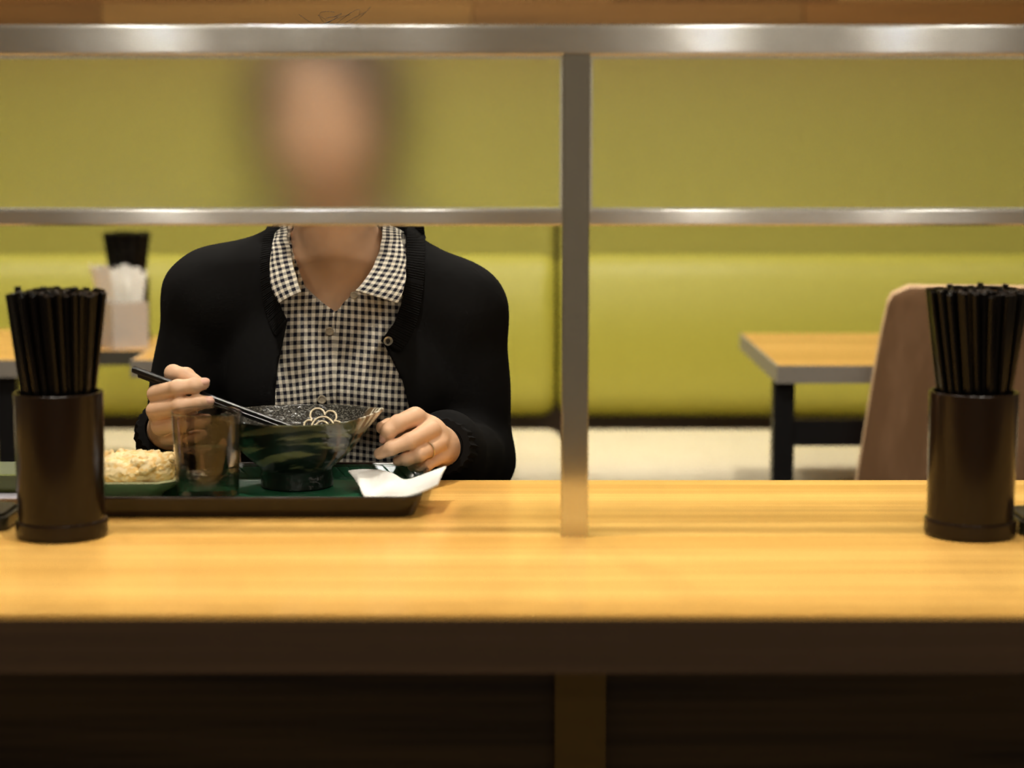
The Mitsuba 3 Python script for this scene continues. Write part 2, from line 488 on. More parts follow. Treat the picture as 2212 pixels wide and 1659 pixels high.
bench = thing('banquette', 'long wall banquette with beige seat cushions and a bright green padded back', 'bench')
part('base', bench, cat(box(-2.7, 2.7, 3.90, 4.49, 0.08, 0.335), box(-2.7, 2.7, 3.96, 4.49, 0.0, 0.09), box(-2.7, 2.7, 4.40, 4.495, 0.3, 1.296)), 'm_bench_base', False)
seat_prof = closed_spline([(3.842, .37), (3.838, .405), (3.85, .437), (3.885, .45), (4.0, .455), (4.15, .455), (4.29, .447), (4.318, .42), (4.318, .37), (4.29, .338), (4.1, .336), (3.88, .336)])
for x0 in (-2.57, -1.655, -0.74, 0.125, 1.04):
    x1 = x0 + 0.91 if x0 != -0.74 else 0.12
    part('seat_cushion', bench, cushion(x0, x1, seat_prof, 0.045), 'm_beige', True, label='beige upholstered seat cushion')
back_prof = closed_spline([(4.352, .478), (4.322, .50), (4.303, .56), (4.298, .64), (4.304, .71), (4.320, .775), (4.348, .825), (4.385, .848), (4.40, .845), (4.402, .70), (4.402, .55), (4.395, .475)])
for x0, x1 in ((-2.6, -1.32), (-1.315, 0.097), (0.105, 1.5), (1.505, 2.6)):
    part('back_cushion', bench, cushion(x0, x1, back_prof, 0.035, 50), 'm_green', True, label='bright green bulging lower back cushion')
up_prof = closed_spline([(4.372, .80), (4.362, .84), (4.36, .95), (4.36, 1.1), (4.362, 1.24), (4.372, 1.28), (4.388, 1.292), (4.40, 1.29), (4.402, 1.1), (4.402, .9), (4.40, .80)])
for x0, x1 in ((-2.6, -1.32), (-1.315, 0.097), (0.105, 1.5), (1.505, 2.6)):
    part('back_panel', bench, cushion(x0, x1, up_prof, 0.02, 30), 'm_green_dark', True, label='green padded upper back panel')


# ================================================================ tables of the banquette
def side_table(x0, x1, y0, y1, label, leg_in, rail=True):
    k = thing('dining_table', label, 'table', None)
    part('table_top', k, box(x0 + .003, x1 - .003, y0 + .003, y1 - .003, .690, .720), 'm_side_table', False)
    part('edge_band', k, cat(box(x0, x1, y0, y0 + .003, .690, .7195), box(x0, x1, y1 - .003, y1, .690, .7195), box(x0, x0 + .003, y0 + .003, y1 - .003, .690, .7195), box(x1 - .003, x1, y0 + .003, y1 - .003, .690, .7195)), 'm_grey_edge', False, label='grey edge band')
    lx = (x0 + leg_in, x1 - leg_in - .036)
    for x in lx:
        part('leg', k, rbox(x, x + .036, y0 + .03, y0 + .066, 0.0, .690, .003, 1), 'm_black_metal', 40, label='square black steel leg')
    part('leg', k, rbox((x0 + x1) / 2 - .018, (x0 + x1) / 2 + .018, y0 + .40, y0 + .436, 0.0, .690, .003, 1), 'm_black_metal', 40, label='square black steel leg')
    part('crossbar', k, box(lx[0] + .036, lx[1], y0 + .035, y0 + .061, .578, .622), 'm_black_metal', False)
    return k


side_table(0.446, 1.10, 3.251, 3.79, 'small wooden table with grey edge beside the plywood chair at the right', 0.0)
side_table(-0.659, -0.06, 3.333, 3.87, 'small wooden table with grey edge, mostly hidden behind the seated person', 0.10)
side_table(-1.50, -0.845, 3.333, 3.87, 'small wooden table with grey edge at the left border', 0.02)

# condiment shelf between two tables
cs = thing('condiment_shelf', 'narrow wooden shelf with dark front edge under the napkin box', 'shelf')
part('shelf_top', cs, box(-.838, -.667, 3.663, 3.93, .672, .70), 'm_side_table', False)
mat('m_shelf_edge', (0.07, 0.062, 0.045), 0.45)
part('edge_band', cs, box(-.838, -.667, 3.660, 3.663, .672, .6995), 'm_shelf_edge', False)
part('bracket', cs, cat(box(-.8455, -.838, 3.68, 3.85, .676, .6995), box(-.667, -.6585, 3.68, 3.85, .676, .6995)), 'm_black_metal', False)

# napkin box and napkins on the shelf
NB0 = np.array([P(245, 757, 3.675)[0], 3.675, .70])
MB = np.eye(4)
MB[:2, :2] = np.array([[math.cos(.61), -math.sin(.61)], [math.sin(.61), math.cos(.61)]])
MB[:3, 3] = NB0
NB = thing('napkin_box', 'pale grey upright napkin box on the shelf behind the left chopstick holder', 'napkin holder')
w1, w2, hb_, tb = .073, .093, .088, .003
mm = cat(box(0, w1, 0, tb, 0, hb_), box(0, w1, w2 - tb, w2, 0, hb_), box(0, tb, tb, w2 - tb, 0, hb_), box(w1 - tb, w1, tb, w2 - tb, 0, hb_), box(tb, w1 - tb, tb, w2 - tb, 0, tb))
mm.apply_transform(MB)
part('case', NB, mm, 'm_dispenser', False)
for i in range(6):
    u, w = np.meshgrid(np.linspace(0, 1, 14), np.linspace(0, 1, 16), indexing='ij')
    X = .010 + i * .0106 + (i - 2.5) * .0050 * np.clip(w - .5, 0, 1) * 2 + .0022 * np.sin(u * 8 + i * 2.1) * w
    Y = w2 / 2 + (u * 2 - 1) * (.041 + .004 * w ** 2) + (.022 * w ** 3 * np.maximum(0, u - .4) if i < 2 else 0)
    Z = .005 + w * (.150 - .005 * (i % 3)) + .005 * np.sin(u * 7 + i * 1.7) * w
    sh = sheet(np.stack([X, Y, Z], -1), .0016)
    sh.apply_transform(MB)
    single('paper_napkin', 'white paper napkin standing in the pale box on the background shelf', 'napkin', sh, 'm_paper', 40, group='paper napkins in the background box')


# ================================================================ chopstick holders
def holder(cx, cy, z0, label, r=.0415, h=.141):
    k = thing('chopstick_holder', label, 'chopstick holder')
    R = r
    prof = [(0, .002), (R + .0015, .002), (R + .0025, .003), (R + .0025, .0145), (R + .0018, .0162), (R - .0004, .0172), (R - .0004, .0195), (R, .021),
            (R + .0012, h - .003), (R + .0012, h - .0008), (R + .0004, h), (R - .0020, h), (R - .0028, h - .0015), (R - .0038, .012), (0, .010)]
    part('cup', k, lathe(prof, 72, (cx, cy, z0)), 'm_holder', 40)
    part('foot_ring', k, lathe([(R - .006, 0.0), (R + .0008, 0.0), (R + .0008, .0022), (R - .006, .0022)], 72, (cx, cy, z0)), 'm_holder', 40)
    return k


def stick_mesh(L, rt=.0032, rb=.0018):
    """A black dining chopstick, thin end down: rounded square fading to round, top end domed."""
    zs = np.array([0, .001, .02, .08, .15, L - .003, L - .0007, L, L])
    rs = np.array([.4 * rb, rb, rb * 1.05, rb + .35 * (rt - rb), rb + .75 * (rt - rb), rt, rt, rt * .80, .0])
    n = 8
    a = np.arange(n) * 2 * np.pi / n + np.pi / 8
    v = np.stack([rs[:, None] * np.cos(a), rs[:, None] * np.sin(a), np.repeat(zs[:, None], n, 1)], -1).reshape(-1, 3)
    idx = np.arange(len(zs) * n).reshape(len(zs), n)
    f = []
    for i in range(len(zs) - 1):
        A, B = idx[i], idx[i + 1]
        f += [np.stack([A, np.roll(A, -1), np.roll(B, -1)], 1), np.stack([A, np.roll(B, -1), B], 1)]
    return trimesh.Trimesh(v, np.vstack(f), process=False)


STICK = {}


def bundle(cx, cy, z0, n, label, group, ztop, flare, seed, r_in=.0345, h=.141, lean=0.0, tall=()):
    """n chopsticks standing in a holder, packed at the holder's mouth and fanning out upwards."""
    g = np.random.default_rng(seed)
    L = (ztop - z0 - .011)
    key = round(L, 4)
    if key not in STICK:
        STICK[key] = mikit.ply(stick_mesh(L), 'm_chopstick', 40)
    tw = math.radians(36)
    for i in range(n):
        q = math.sqrt((i + .5) / n)
        a = i * 2.39996 + seed
        top, foot = flare * r_in * q, .58 * r_in * q
        tx, ty = lean + top * math.cos(a - tw / 2) + g.uniform(-.0009, .0009), top * math.sin(a - tw / 2) + g.uniform(-.0009, .0009)
        bx, by = foot * math.cos(a + tw / 2), foot * math.sin(a + tw / 2)
        d = np.array([tx - bx, ty - by, L])
        d /= np.linalg.norm(d)
        lift = .010 + g.uniform(0, .0042) + (g.uniform(.003, .005) if i in tall else 0)
        x = np.cross([0, 1.0, 0], d); x /= np.linalg.norm(x)
        y = np.cross(d, x)
        M = np.eye(4)
        M[:3, 0], M[:3, 1], M[:3, 2] = x, y, d
        M[:3, 3] = [cx + bx, cy + by, z0 + lift]
        k = thing('chopstick', label, 'chopstick', group)
        scene[k] = {**STICK[key], 'to_world': T(M.tolist())}


hl = P(135, 1157, 1.858); hr = P(2094, 1155, 1.862)
holder(hl[0], 1.858, .72, 'brown cylindrical chopstick holder on the counter at the left, in front of the tempura plate')
bundle(hl[0] - .001, 1.858, .72, 88, 'black chopstick standing in the left brown holder on the counter', 'chopsticks in the left holder', .958, 1.36, 3, tall=(11, 30, 52, 63), lean=.0035)
holder(hr[0], 1.862, .72, 'brown cylindrical chopstick holder on the counter at the right, in front of the plywood chair')
bundle(hr[0], 1.862, .72, 92, 'black chopstick standing in the right brown holder on the counter', 'chopsticks in the right holder', .959, 1.37, 4, tall=(9, 33, 51, 70))
hb = P(281, 750, 3.85)
holder(hb[0], 3.85, .70, 'dark chopstick holder on the background shelf, behind the napkin box', .040, .125)
bundle(hb[0], 3.85, .70, 70, 'black chopstick standing in the background holder behind the napkin box', 'chopsticks in the background holder', .914, 1.42, 6, r_in=.0335, h=.125)

# ================================================================ the counter table
ct = thing('counter_table', 'long shared counter table with a light wooden top and a dark brown front edge', 'table')
TX0, TX1, TY0, TY1 = -1.16, 1.30, 1.538, 2.161
part('table_top', ct, box(TX0, TX1, TY0 + .001, TY1 - .001, .716, .72), 'm_table', False)
part('edge_board', ct, box(TX0 + .0005, TX1 - .0005, TY0, TY1, .672, .7162), 'm_table_edge', False, label='dark brown edge board')
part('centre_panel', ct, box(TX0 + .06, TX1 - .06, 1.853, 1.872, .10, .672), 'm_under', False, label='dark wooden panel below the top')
for xx in (-1.05, .0665, 1.19):
    part('stile', ct, box(xx - .0247, xx + .0247, 1.835, 1.853, .02, .672), 'm_stile', False, label='brown wooden stile')
for xx in (TX0 + .03, TX1 - .07):
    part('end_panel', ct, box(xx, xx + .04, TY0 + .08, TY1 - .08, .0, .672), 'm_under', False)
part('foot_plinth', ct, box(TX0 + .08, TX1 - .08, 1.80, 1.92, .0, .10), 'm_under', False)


# ================================================================ the steel divider with frosted panes
def steel_bar(x0, x1, y0, y1, z0, z1, r, axis):
    """A square tube with rounded long edges; uv runs along the brushing."""
    L = [(y0, y1, z0, z1, x0, x1), (x0, x1, y0, y1, z0, z1)][axis == 'z']
    a0, a1, b0, b1, l0, l1 = L
    ring = []
    for ca, cb, s in ((a1 - r, b1 - r, 0), (a0 + r, b1 - r, 1), (a0 + r, b0 + r, 2), (a1 - r, b0 + r, 3)):
        for t in np.linspace(0, 1, 5):
            an = (s + t) * np.pi / 2
            ring.append((ca + r * math.cos(an), cb + r * math.sin(an)))
    ring = np.array(ring + ring[:1])
    per = np.r_[0, np.cumsum(np.linalg.norm(np.diff(ring, axis=0), axis=1))]
    ls = np.linspace(l0, l1, 3)
    v, uv = [], []
    for l in ls:
        for (a, b), s in zip(ring, per):
            v.append((l, a, b) if axis == 'x' else (a, b, l))
            uv.append((l, s))
    n = len(ring)
    f = []
    for i in range(len(ls) - 1):
        for j in range(n - 1):
            p = i * n + j
            f += [(p, p + 1, p + n + 1), (p, p + n + 1, p + n)]
    m = trimesh.Trimesh(np.array(v), np.array(f), process=False)
    mid = m.triangles_center[0] - np.array(v).mean(0)
    mid[0 if axis == 'x' else 2] = 0
    if m.face_normals[0] @ mid < 0:
        m = trimesh.Trimesh(m.vertices, m.faces[:, ::-1], process=False)
    return m, np.array(uv)


dv = thing('table_divider', 'stainless steel divider frame with frosted glass panes standing along the middle of the counter', 'divider')
DY0, DY1 = 1.848, 1.8735
posts = (-1.06, 0.0606, 1.18)
for x in posts:
    m, uv = steel_bar(x - .0128, x + .0128, DY0, DY1, .72, 1.181, .0018, 'z')
    part('post', dv, m, 'm_steel', True, uv=uv)
m, uv = steel_bar(-1.0728, 1.1928, DY0, DY1, 1.1795, 1.2090, .0042, 'x')
part('top_rail', dv, m, 'm_steel', True, uv=uv)
for a, b in zip(posts[:-1], posts[1:]):
    m, uv = steel_bar(a + .0128, b - .0128, DY0 + .002, DY1 - .002, 1.0205, 1.0362, .0027, 'x')
    part('middle_rail', dv, m, 'm_steel', True, uv=uv)
    x0, x1 = a + .0128, b - .0128
    part('frosted_pane', dv, box(x0 + .002, x1 - .002, 1.8585, 1.8635, 1.0375, 1.178), 'm_frosted', False, label='frosted glass pane')
    t = .0026
    part('gasket', dv, cat(box(x0, x0 + t, 1.852, 1.8575, 1.0362, 1.1795), box(x1 - t, x1, 1.852, 1.8575, 1.0362, 1.1795), box(x0 + t, x1 - t, 1.852, 1.8575, 1.1772, 1.1795),
                           box(x0 + t, x1 - t, 1.852, 1.8575, 1.0362, 1.0376)), 'm_gasket', False, label='pale seal around the pane')


# ================================================================ plywood chairs
def plywood_chair(cx, cy, rot, label):
    """Origin at the backrest's foot; the seat runs towards +y."""
    k = thing('plywood_chair', label, 'chair')
    M = trimesh.transformations.translation_matrix([cx, cy, 0]) @ trimesh.transformations.rotation_matrix(rot, [0, 0, 1])
    th = .014
    # one bent sheet: backrest, bend, seat
    path = [(-.070, .866), (-.049, .80), (-.03, .72), (-.014, .62), (-.002, .54), (.012, .49), (.045, .458), (.09, .447), (.20, .444), (.33, .448), (.40, .452)]
    s = np.r_[0, np.cumsum(np.linalg.norm(np.diff(path, axis=0), axis=1))]
    cs_ = CubicSpline(s, np.array(path))
    tt = np.linspace(0, s[-1], 60)
    yz = cs_(tt)
    hw = np.interp(tt / s[-1], [0, .10, .33, .5, .62, .8, 1], [.180, .190, .208, .222, .226, .216, .19])
    cr = .028
    hw = np.where(tt < cr, hw - cr + np.sqrt(np.maximum(cr ** 2 - (cr - tt) ** 2, 0)), hw)
    te = s[-1] - tt
    hw = np.where(te < .05, hw - .05 + np.sqrt(np.maximum(.05 ** 2 - (.05 - te) ** 2, 0)), hw)
    u = np.linspace(-1, 1, 25)
    back = np.clip(1 - tt / .40, 0, 1)
    g = np.stack([hw[:, None] * u[None], yz[:, :1] + (back[:, None] * .022) * (1 - u[None] ** 2) * -1, yz[:, 1:] + (1 - back)[:, None] * .012 * (u[None] ** 2)], -1)
    tan = np.gradient(yz, axis=0)
    m = sheet(g, th, np.repeat(np.stack([0 * tt, -tan[:, 1], tan[:, 0]], -1)[:, None], 25, 1)); m.apply_transform(M)
    nb_ = 2 * (g.shape[0] - 1) * (g.shape[1] - 1)      # quads of the two faces; the rest is the rim
    nq = len(m.faces) // 2
    rim_ = np.tile(np.arange(nq) >= nb_, 2)
    part('seat_shell', k, m.submesh([np.where(~rim_)[0]], append=True, repair=False), 'm_chair', 40)
    part('edge_veneer', k, m.submesh([np.where(rim_)[0]], append=True, repair=False), 'm_chair_edge', 40, label='pale plywood edge')
    for x in (-.17, .17):
        for y0, y1 in ((.06, .0), (.34, .38)):
            p = tube([(x * .8, y0, .435), (x, (y0 + y1) / 2, .30), (x * 1.12, y1, .0)], .011, 12); p.apply_transform(M)
            part('leg', k, p, 'm_black_metal', 40)
    p = tube([(-.145, .05, .432), (.145, .05, .432)], .010, 10)
    p2 = tube([(-.145, .34, .432), (.145, .34, .432)], .010, 10)
    pp = cat(p, p2); pp.apply_transform(M)
    part('seat_frame', k, pp, 'm_black_metal', 40)
    return k


plywood_chair(0.787, 3.175, 0.0, 'brown plywood chair with a tapered back at the right background table')
plywood_chair(-0.215, 2.74, math.pi, 'brown plywood chair under the seated person')

# ================================================================ the tray and the meal
TZ = .72
tx0, tx1, ty0, ty1 = -.462, -.0915, 1.938, 2.150


def rrect(x0, x1, y0, y1, r, n=8):
    pts = []
    for cx, cy, s in ((x1 - r, y1 - r, 0), (x0 + r, y1 - r, 1), (x0 + r, y0 + r, 2), (x1 - r, y0 + r, 3)):
        for t in np.linspace(0, 1, n):
            a = (s + t) * np.pi / 2
            pts.append((cx + r * math.cos(a), cy + r * math.sin(a)))
    return np.array(pts)


def stack_rings(rings, closed=True):
    R = np.array(rings)
    m, n = R.shape[:2]
    idx = np.arange(m * n).reshape(m, n)
    f = []
    for i in range(m - 1):
        A, B = idx[i], idx[i + 1]
        f += [np.stack([A, np.roll(A, -1), np.roll(B, -1)], 1), np.stack([A, np.roll(B, -1), B], 1)]
    v = np.vstack([R.reshape(-1, 3), R[0].mean(0), R[-1].mean(0)])
    f += [np.stack([np.roll(idx[0], -1), idx[0], np.full(n, m * n)], 1), np.stack([idx[-1], np.roll(idx[-1], -1), np.full(n, m * n + 1)], 1)]
    t = trimesh.Trimesh(v, np.vstack(f), process=False)
    if t.volume < 0:
        t.invert()
    return t


def tray(key, x0, x1, y0, y1, h=.0225, r=.022):
    """Outer shell, inner floor with a raised slope and a rounded lip."""
    def ring(ins, z, rr=None):
        p = rrect(x0 + ins, x1 - ins, y0 + ins, y1 - ins, max((rr or r) - ins * .4, .004))
        return np.c_[p, np.full(len(p), TZ + z)]
    part('shell', key, stack_rings([ring(.010, 0), ring(.0085, .001), ring(.001, h - .004), ring(0, h - .0015), ring(.0006, h - .0003), ring(.0018, h), ring(.0032, h - .0004), ring(.0040, h - .0016), ring(.0175, .0052), ring(.0195, .0045)]), 'm_tray_out', 50)
    # inner lining
    part('lining', key, stack_rings([ring(.0198, .0044), ring(.0180, .0054), ring(.0055, h - .0034), ring(.0050, h - .0026), ring(.0044, h - .0022), ring(.0176, .0060), ring(.0196, .0054), ring(.03, .0052)]), 'm_tray_in', 50, label='dark green ribbed lining')


def tray_bump(p, n, uv):
    slope = smoothstep(.0062, .0085, p.z - TZ)
    diag = dr.abs(dr.sin((p.x + p.z * 1.2) * 2 * math.pi / .0135 * .5))
    diag = smoothstep(0.0, 0.25, diag)
    ribs = 0.5 + 0.5 * dr.sin(p.y * 2 * math.pi / .0032)
    return slope * diag * 1.6 + (1 - slope) * ribs * 0.35


mat('m_tray_out', (0.017, 0.010, 0.006), 0.25, 0.5)
mat('m_tray_in', (0.012, 0.078, 0.036), 0.27, 0.7, bump=tray_bump, bump_scale=0.0009, eps=3e-4)
tr = thing('serving_tray', 'dark green serving tray with a black rim holding the bowl, glass and tempura', 'tray')
tray(tr, tx0, tx1, ty0, ty1)
FZ = TZ + .0056      # top of the tray's floor

# noodle bowl with a drawn-out lip
bc = np.array([P(642, 1050, 2.095)[0], 2.095, FZ])
BW = thing('noodle_bowl', 'black glazed noodle bowl with olive brush strokes and pointed lip on the tray', 'bowl')
outer = [(0, .0), (.0375, .0), (.0395, .0015), (.0392, .012), (.0385, .018), (.0405, .0225), (.0500, .0300), (.0590, .0390), (.0670, .0500), (.0735, .0610), (.0785, .0700), (.0820, .0765), (.0824, .0786), (.0812, .0794)]
inner = [(.0795, .0782), (.0760, .0710), (.0700, .0605), (.0630, .0500), (.0550, .0405), (.0440, .0310), (.0300, .0250), (0, .0235)]


def lip(ring, a):
    d = np.angle(np.exp(1j * (a + 0.02)))
    w = np.exp(-(np.abs(d) / .40) ** 1.6)[None, :] * np.clip((ring[..., 2] - .022) / .057, 0, 1) ** 2.2
    out = ring.copy()
    out[..., 0] += .0135 * w
    out[..., 1] *= 1 - .35 * w
    out[..., 2] += .006 * w
    # hand-thrown unevenness
    out[..., 2] += .0009 * np.sin(2 * a + 1)[None, :] * np.clip(ring[..., 2] / .08, 0, 1)
    return out


def glaze_out(p, n, uv):
    x, y, z = p.x - float(bc[0]), p.y - float(bc[1]), p.z - float(bc[2])
    ang = dr.atan2(y, x)
    s = ang * 3.0 - z * 20
    br = fbm(ang * 1.3 + 3, z * 115 + dr.sin(ang * 2 + 1) * 1.1, 1.0, octaves=4)
    band = smoothstep(.47, .66, br) * smoothstep(.020, .030, z) * (1 - smoothstep(.060, .072, z) * .7)
    col = mix((0.006, 0.008, 0.006), (0.19, 0.195, 0.085), band)
    rust = smoothstep(.5, .7, fbm(ang * 6, z * 40 + ang * 8, 5.0, octaves=3)) * smoothstep(.9, .3, dr.abs(ang + .25)) * smoothstep(.018, .03, z)
    col = mix(col, (0.16, 0.075, 0.018), rust * .8)
    pale = smoothstep(.55, .72, fbm(ang * 3 + 9, z * 120, 2.0, octaves=3)) * smoothstep(.7, .2, dr.abs(ang + .55)) * smoothstep(.04, .06, z)
    col = mix(col, (0.30, 0.29, 0.23), pale * .7)
    inside = smoothstep(0.0, -.1, (n.x * x + n.y * y) / dr.maximum(dr.sqrt(x * x + y * y), 1e-4))
    sp = smoothstep(.45, .75, noise(p.x * 700, p.y * 700, p.z * 700))
    col = mix(col, mix((0.022, 0.021, 0.018), (0.12, 0.115, 0.10), sp), inside)
    tip = smoothstep(.056, .066, dr.sqrt(x * x + y * y)) * smoothstep(.52, .30, dr.abs(ang + .05)) * smoothstep(.064, .072, z)
    st = smoothstep(.35, .6, noise(x * 60, y * 330, 4.0))
    return mix(col, mix((0.14, 0.09, 0.045), (0.72, 0.68, 0.55), st), tip)


mat('m_glaze', mikit.proc(glaze_out), 0.16, 0.55, bump=lambda p, n, uv: fbm(p.x * 150, p.y * 150, p.z * 220, octaves=3), bump_scale=0.0012, eps=6e-4)
part('body', BW, lathe(outer + inner, 128, bc, lip), 'm_glaze', 50)
# cream line drawing on the inside, opposite the viewer
prof_in = np.array(inner[:-1][::-1] + [(.0812, .0794)])


def on_inner(x, z):
    r = np.interp(z, prof_in[:, 1], prof_in[:, 0]) - .0004
    y = np.sqrt(np.maximum(r ** 2 - x ** 2, 1e-6))
    return np.stack([bc[0] + x, bc[1] + y, bc[2] + z], -1)


mat('m_cream', (0.78, 0.66, 0.46), 0.3, 0.5)
strokes = []
c0 = np.array([.023, .0535])
t = np.linspace(0, 1, 60)
sp = np.c_[c0[0] + (.0012 + .0085 * t) * np.cos(6.3 + 9.5 * t), c0[1] + .95 * (.0012 + .0085 * t) * np.sin(6.3 + 9.5 * t)]
strokes.append(sp)
a = np.linspace(-.15, np.pi + .2, 30)
strokes.append(np.c_[c0[0] + .0135 * np.cos(a), c0[1] + .0125 * np.sin(a)])
for ph, rr in ((.25, .0062), (1.05, .0070), (2.0, .0085), (2.9, .0058)):
    cc = c0 + .0165 * np.array([np.cos(ph), .92 * np.sin(ph)])
    a = np.linspace(ph - 1.9, ph + 1.9, 24)
    strokes.append(np.c_[cc[0] + rr * np.cos(a), cc[1] + .85 * rr * np.sin(a)])
ms = []
for s_ in strokes:
    s_ = s_[(s_[:, 1] < .0780) & (s_[:, 1] > .03)]
    if len(s_) > 3:
        ms.append(tube(on_inner(s_[:, 0], s_[:, 1]), .00125, 6))
part('painted_flower', BW, cat(*ms), 'm_cream', 60, label='cream spiral flower drawn inside the bowl')

# water glass
gc = np.array([P(449, 1070, 2.0)[0], 2.0, FZ])
GL = thing('water_glass', 'smoky brown tumbler of water on the tray between the tempura plate and the bowl', 'glass')
scene['m_smoke'] = {'type': 'dielectric', 'int_ior': 1.5, 'ext_ior': 1.0, 'specular_transmittance': rgb(.815, .765, .715), 'specular_reflectance': rgb(1, 1, 1)}
scene['m_water'] = {'type': 'dielectric', 'int_ior': 1.33, 'ext_ior': 1.0, 'specular_transmittance': rgb(.93, .92, .90)}
go = [(0, .0), (.0315, .0), (.0325, .001), (.0330, .030), (.0338, .0302), (.0338, .0325), (.0332, .033), (.0365, .0935), (.0372, .0952), (.0366, .0962), (.0352, .0958), (.0346, .094), (.0312, .012), (.0300, .0085), (0, .0075)]
part('tumbler', GL, lathe(go, 72, gc), 'm_smoke', 40)
wz = .0560
part('water', GL, lathe([(0, .0082), (.0294, .0090), (.0305, .0125), (np.interp(wz, [.012, .094], [.0312, .0346]) - .0006, wz - .0006), (np.interp(wz, [.012, .094], [.0312, .0346]) - .0009, wz), (0, wz)], 64, gc), 'm_water', 40, label='clear water')

# plate with tempura
pcx, pcy = -.424, 2.06
mat('m_plate', (0.48, 0.46, 0.25), 0.25, 0.5)
PT = thing('tempura_plate', 'pale green ceramic plate with cut corners on the tray, behind the left chopstick holder', 'plate')


def octo(hx, hy, c, z):
    p = np.array([(hx, hy - c), (hx - c, hy), (-hx + c, hy), (-hx, hy - c), (-hx, -hy + c), (-hx + c, -hy), (hx - c, -hy), (hx, -hy + c)])
    q = np.vstack([p[i] + (p[(i + 1) % 8] - p[i]) * np.linspace(0, 1, 5)[:-1, None] for i in range(8)])
    return np.c_[q + [pcx, pcy], np.full(len(q), FZ + z)]


hx, hy = .073, .058
part('dish', PT, stack_rings([octo(hx - .022, hy - .02, .012, 0), octo(hx - .020, hy - .018, .013, .003), octo(hx - .006, hy - .006, .018, .012), octo(hx, hy, .02, .0185), octo(hx - .0008, hy - .0008, .02, .0200), octo(hx - .003, hy - .003, .02, .0200), octo(hx - .022, hy - .02, .014, .008), octo(hx - .03, hy - .03, .012, .0075)]), 'm_plate', 40)
mat('m_sauce', (0.05, 0.02, 0.008), 0.08, 0.5)
part('sauce', PT, stack_rings([octo(hx - .026, hy - .024, .013, .0078), octo(hx - .022, hy - .020, .013, .0092), octo(hx - .023, hy - .021, .013, .0096)]), 'm_sauce', 40, label='brown dipping sauce pooled on the plate')


def tempura_fn(p, n, uv):
    t = fbm(p.x * 220, p.y * 220, p.z * 220, octaves=3)
    return mix((0.80, 0.52, 0.17), (0.90, 0.72, 0.40), smoothstep(.3, .6, t))


mat('m_tempura', mikit.proc(tempura_fn), 0.5, 0.4)
for j, (cx, cy, ang, L, w, zz, lab) in enumerate([(-.428, 2.045, .05, .060, .022, .016, 'pale golden tempura piece lying at the front of the green plate'), (-.405, 2.080, -.25, .055, .020, .017, 'lumpy golden tempura piece lying at the back of the green plate'), (-.382, 2.058, .9, .026, .013, .016, 'small golden tempura piece at the right end of the green plate')]):
    G = Grid([cx - .08, cy - .07, FZ], [cx + .08, cy + .07, FZ + .06], .0012)
    g = np.random.default_rng(20 + j)
    dx, dy = math.cos(ang), math.sin(ang)
    c = np.array([cx, cy, FZ + zz + .006])
    for q in np.linspace(-1, 1, 7):
        G.ell(c + [q * (L - w) * .72 * dx, q * (L - w) * .72 * dy, .002 * math.cos(q * 2)], (w * .8, w * .85, .0105 + .003 * math.cos(q * 1.5)), .01)
    for _ in range(int(120 * L / .06)):
        q, s_ = g.uniform(-1.0, 1.0), g.uniform(-1, 1)
        z = .011 * math.sqrt(max(0, 1 - s_ ** 2 * .9)) * g.uniform(.4, 1.45) + .001
        rr = g.uniform(.0022, .0055)
        G.ell(c + [q * L * .8 * dx - s_ * w * .85 * dy, q * L * .8 * dy + s_ * w * .85 * dx, z], (rr, rr, rr * .9), .002)
    m = G.mesh(0, 2)
    m.vertices += (meshkit.fbm(m.vertices * 400, 3)[:, None] - .5) * m.vertex_normals * .002
    single('tempura', lab, 'tempura', m, 'm_tempura', True, group=None)

# folded paper napkin at the tray's corner
def curve(pts, n):
    pts = np.asarray(pts, float)
    s = np.r_[0, np.cumsum(np.linalg.norm(np.diff(pts, axis=0), axis=1))]
    return CubicSpline(s / s[-1], pts)(np.linspace(0, 1, n))


top = curve([P(752, 1018, 2.09), P(800, 1015, 2.10), P(845, 1022, 2.085), P(884, 1036, 2.04), P(925, 1022, 2.03), P(964, 1008, 2.03)], 40)
bot = curve([P(775, 1046, 2.045), P(783, 1066, 2.01), P(800, 1083, 1.985), P(838, 1084, 1.962), P(895, 1068, 1.958), P(946, 1047, 1.965)], 40)
w = np.linspace(0, 1, 16)[:, None, None]
g = top[None] * (1 - w) + bot[None] * w
g[..., 2] += (np.sin(w[..., 0] * np.pi) * np.array([.003 * math.sin(i * .35 + .5) - .001 for i in range(40)])[None])
g[..., 2] = np.maximum(g[..., 2], np.where(g[..., 1] < 1.95, TZ + .0245, FZ + .0035))
single('folded_napkin', 'folded white paper napkin at the near right corner of the tray', 'napkin', sheet(g, .0016), 'm_paper', 40)

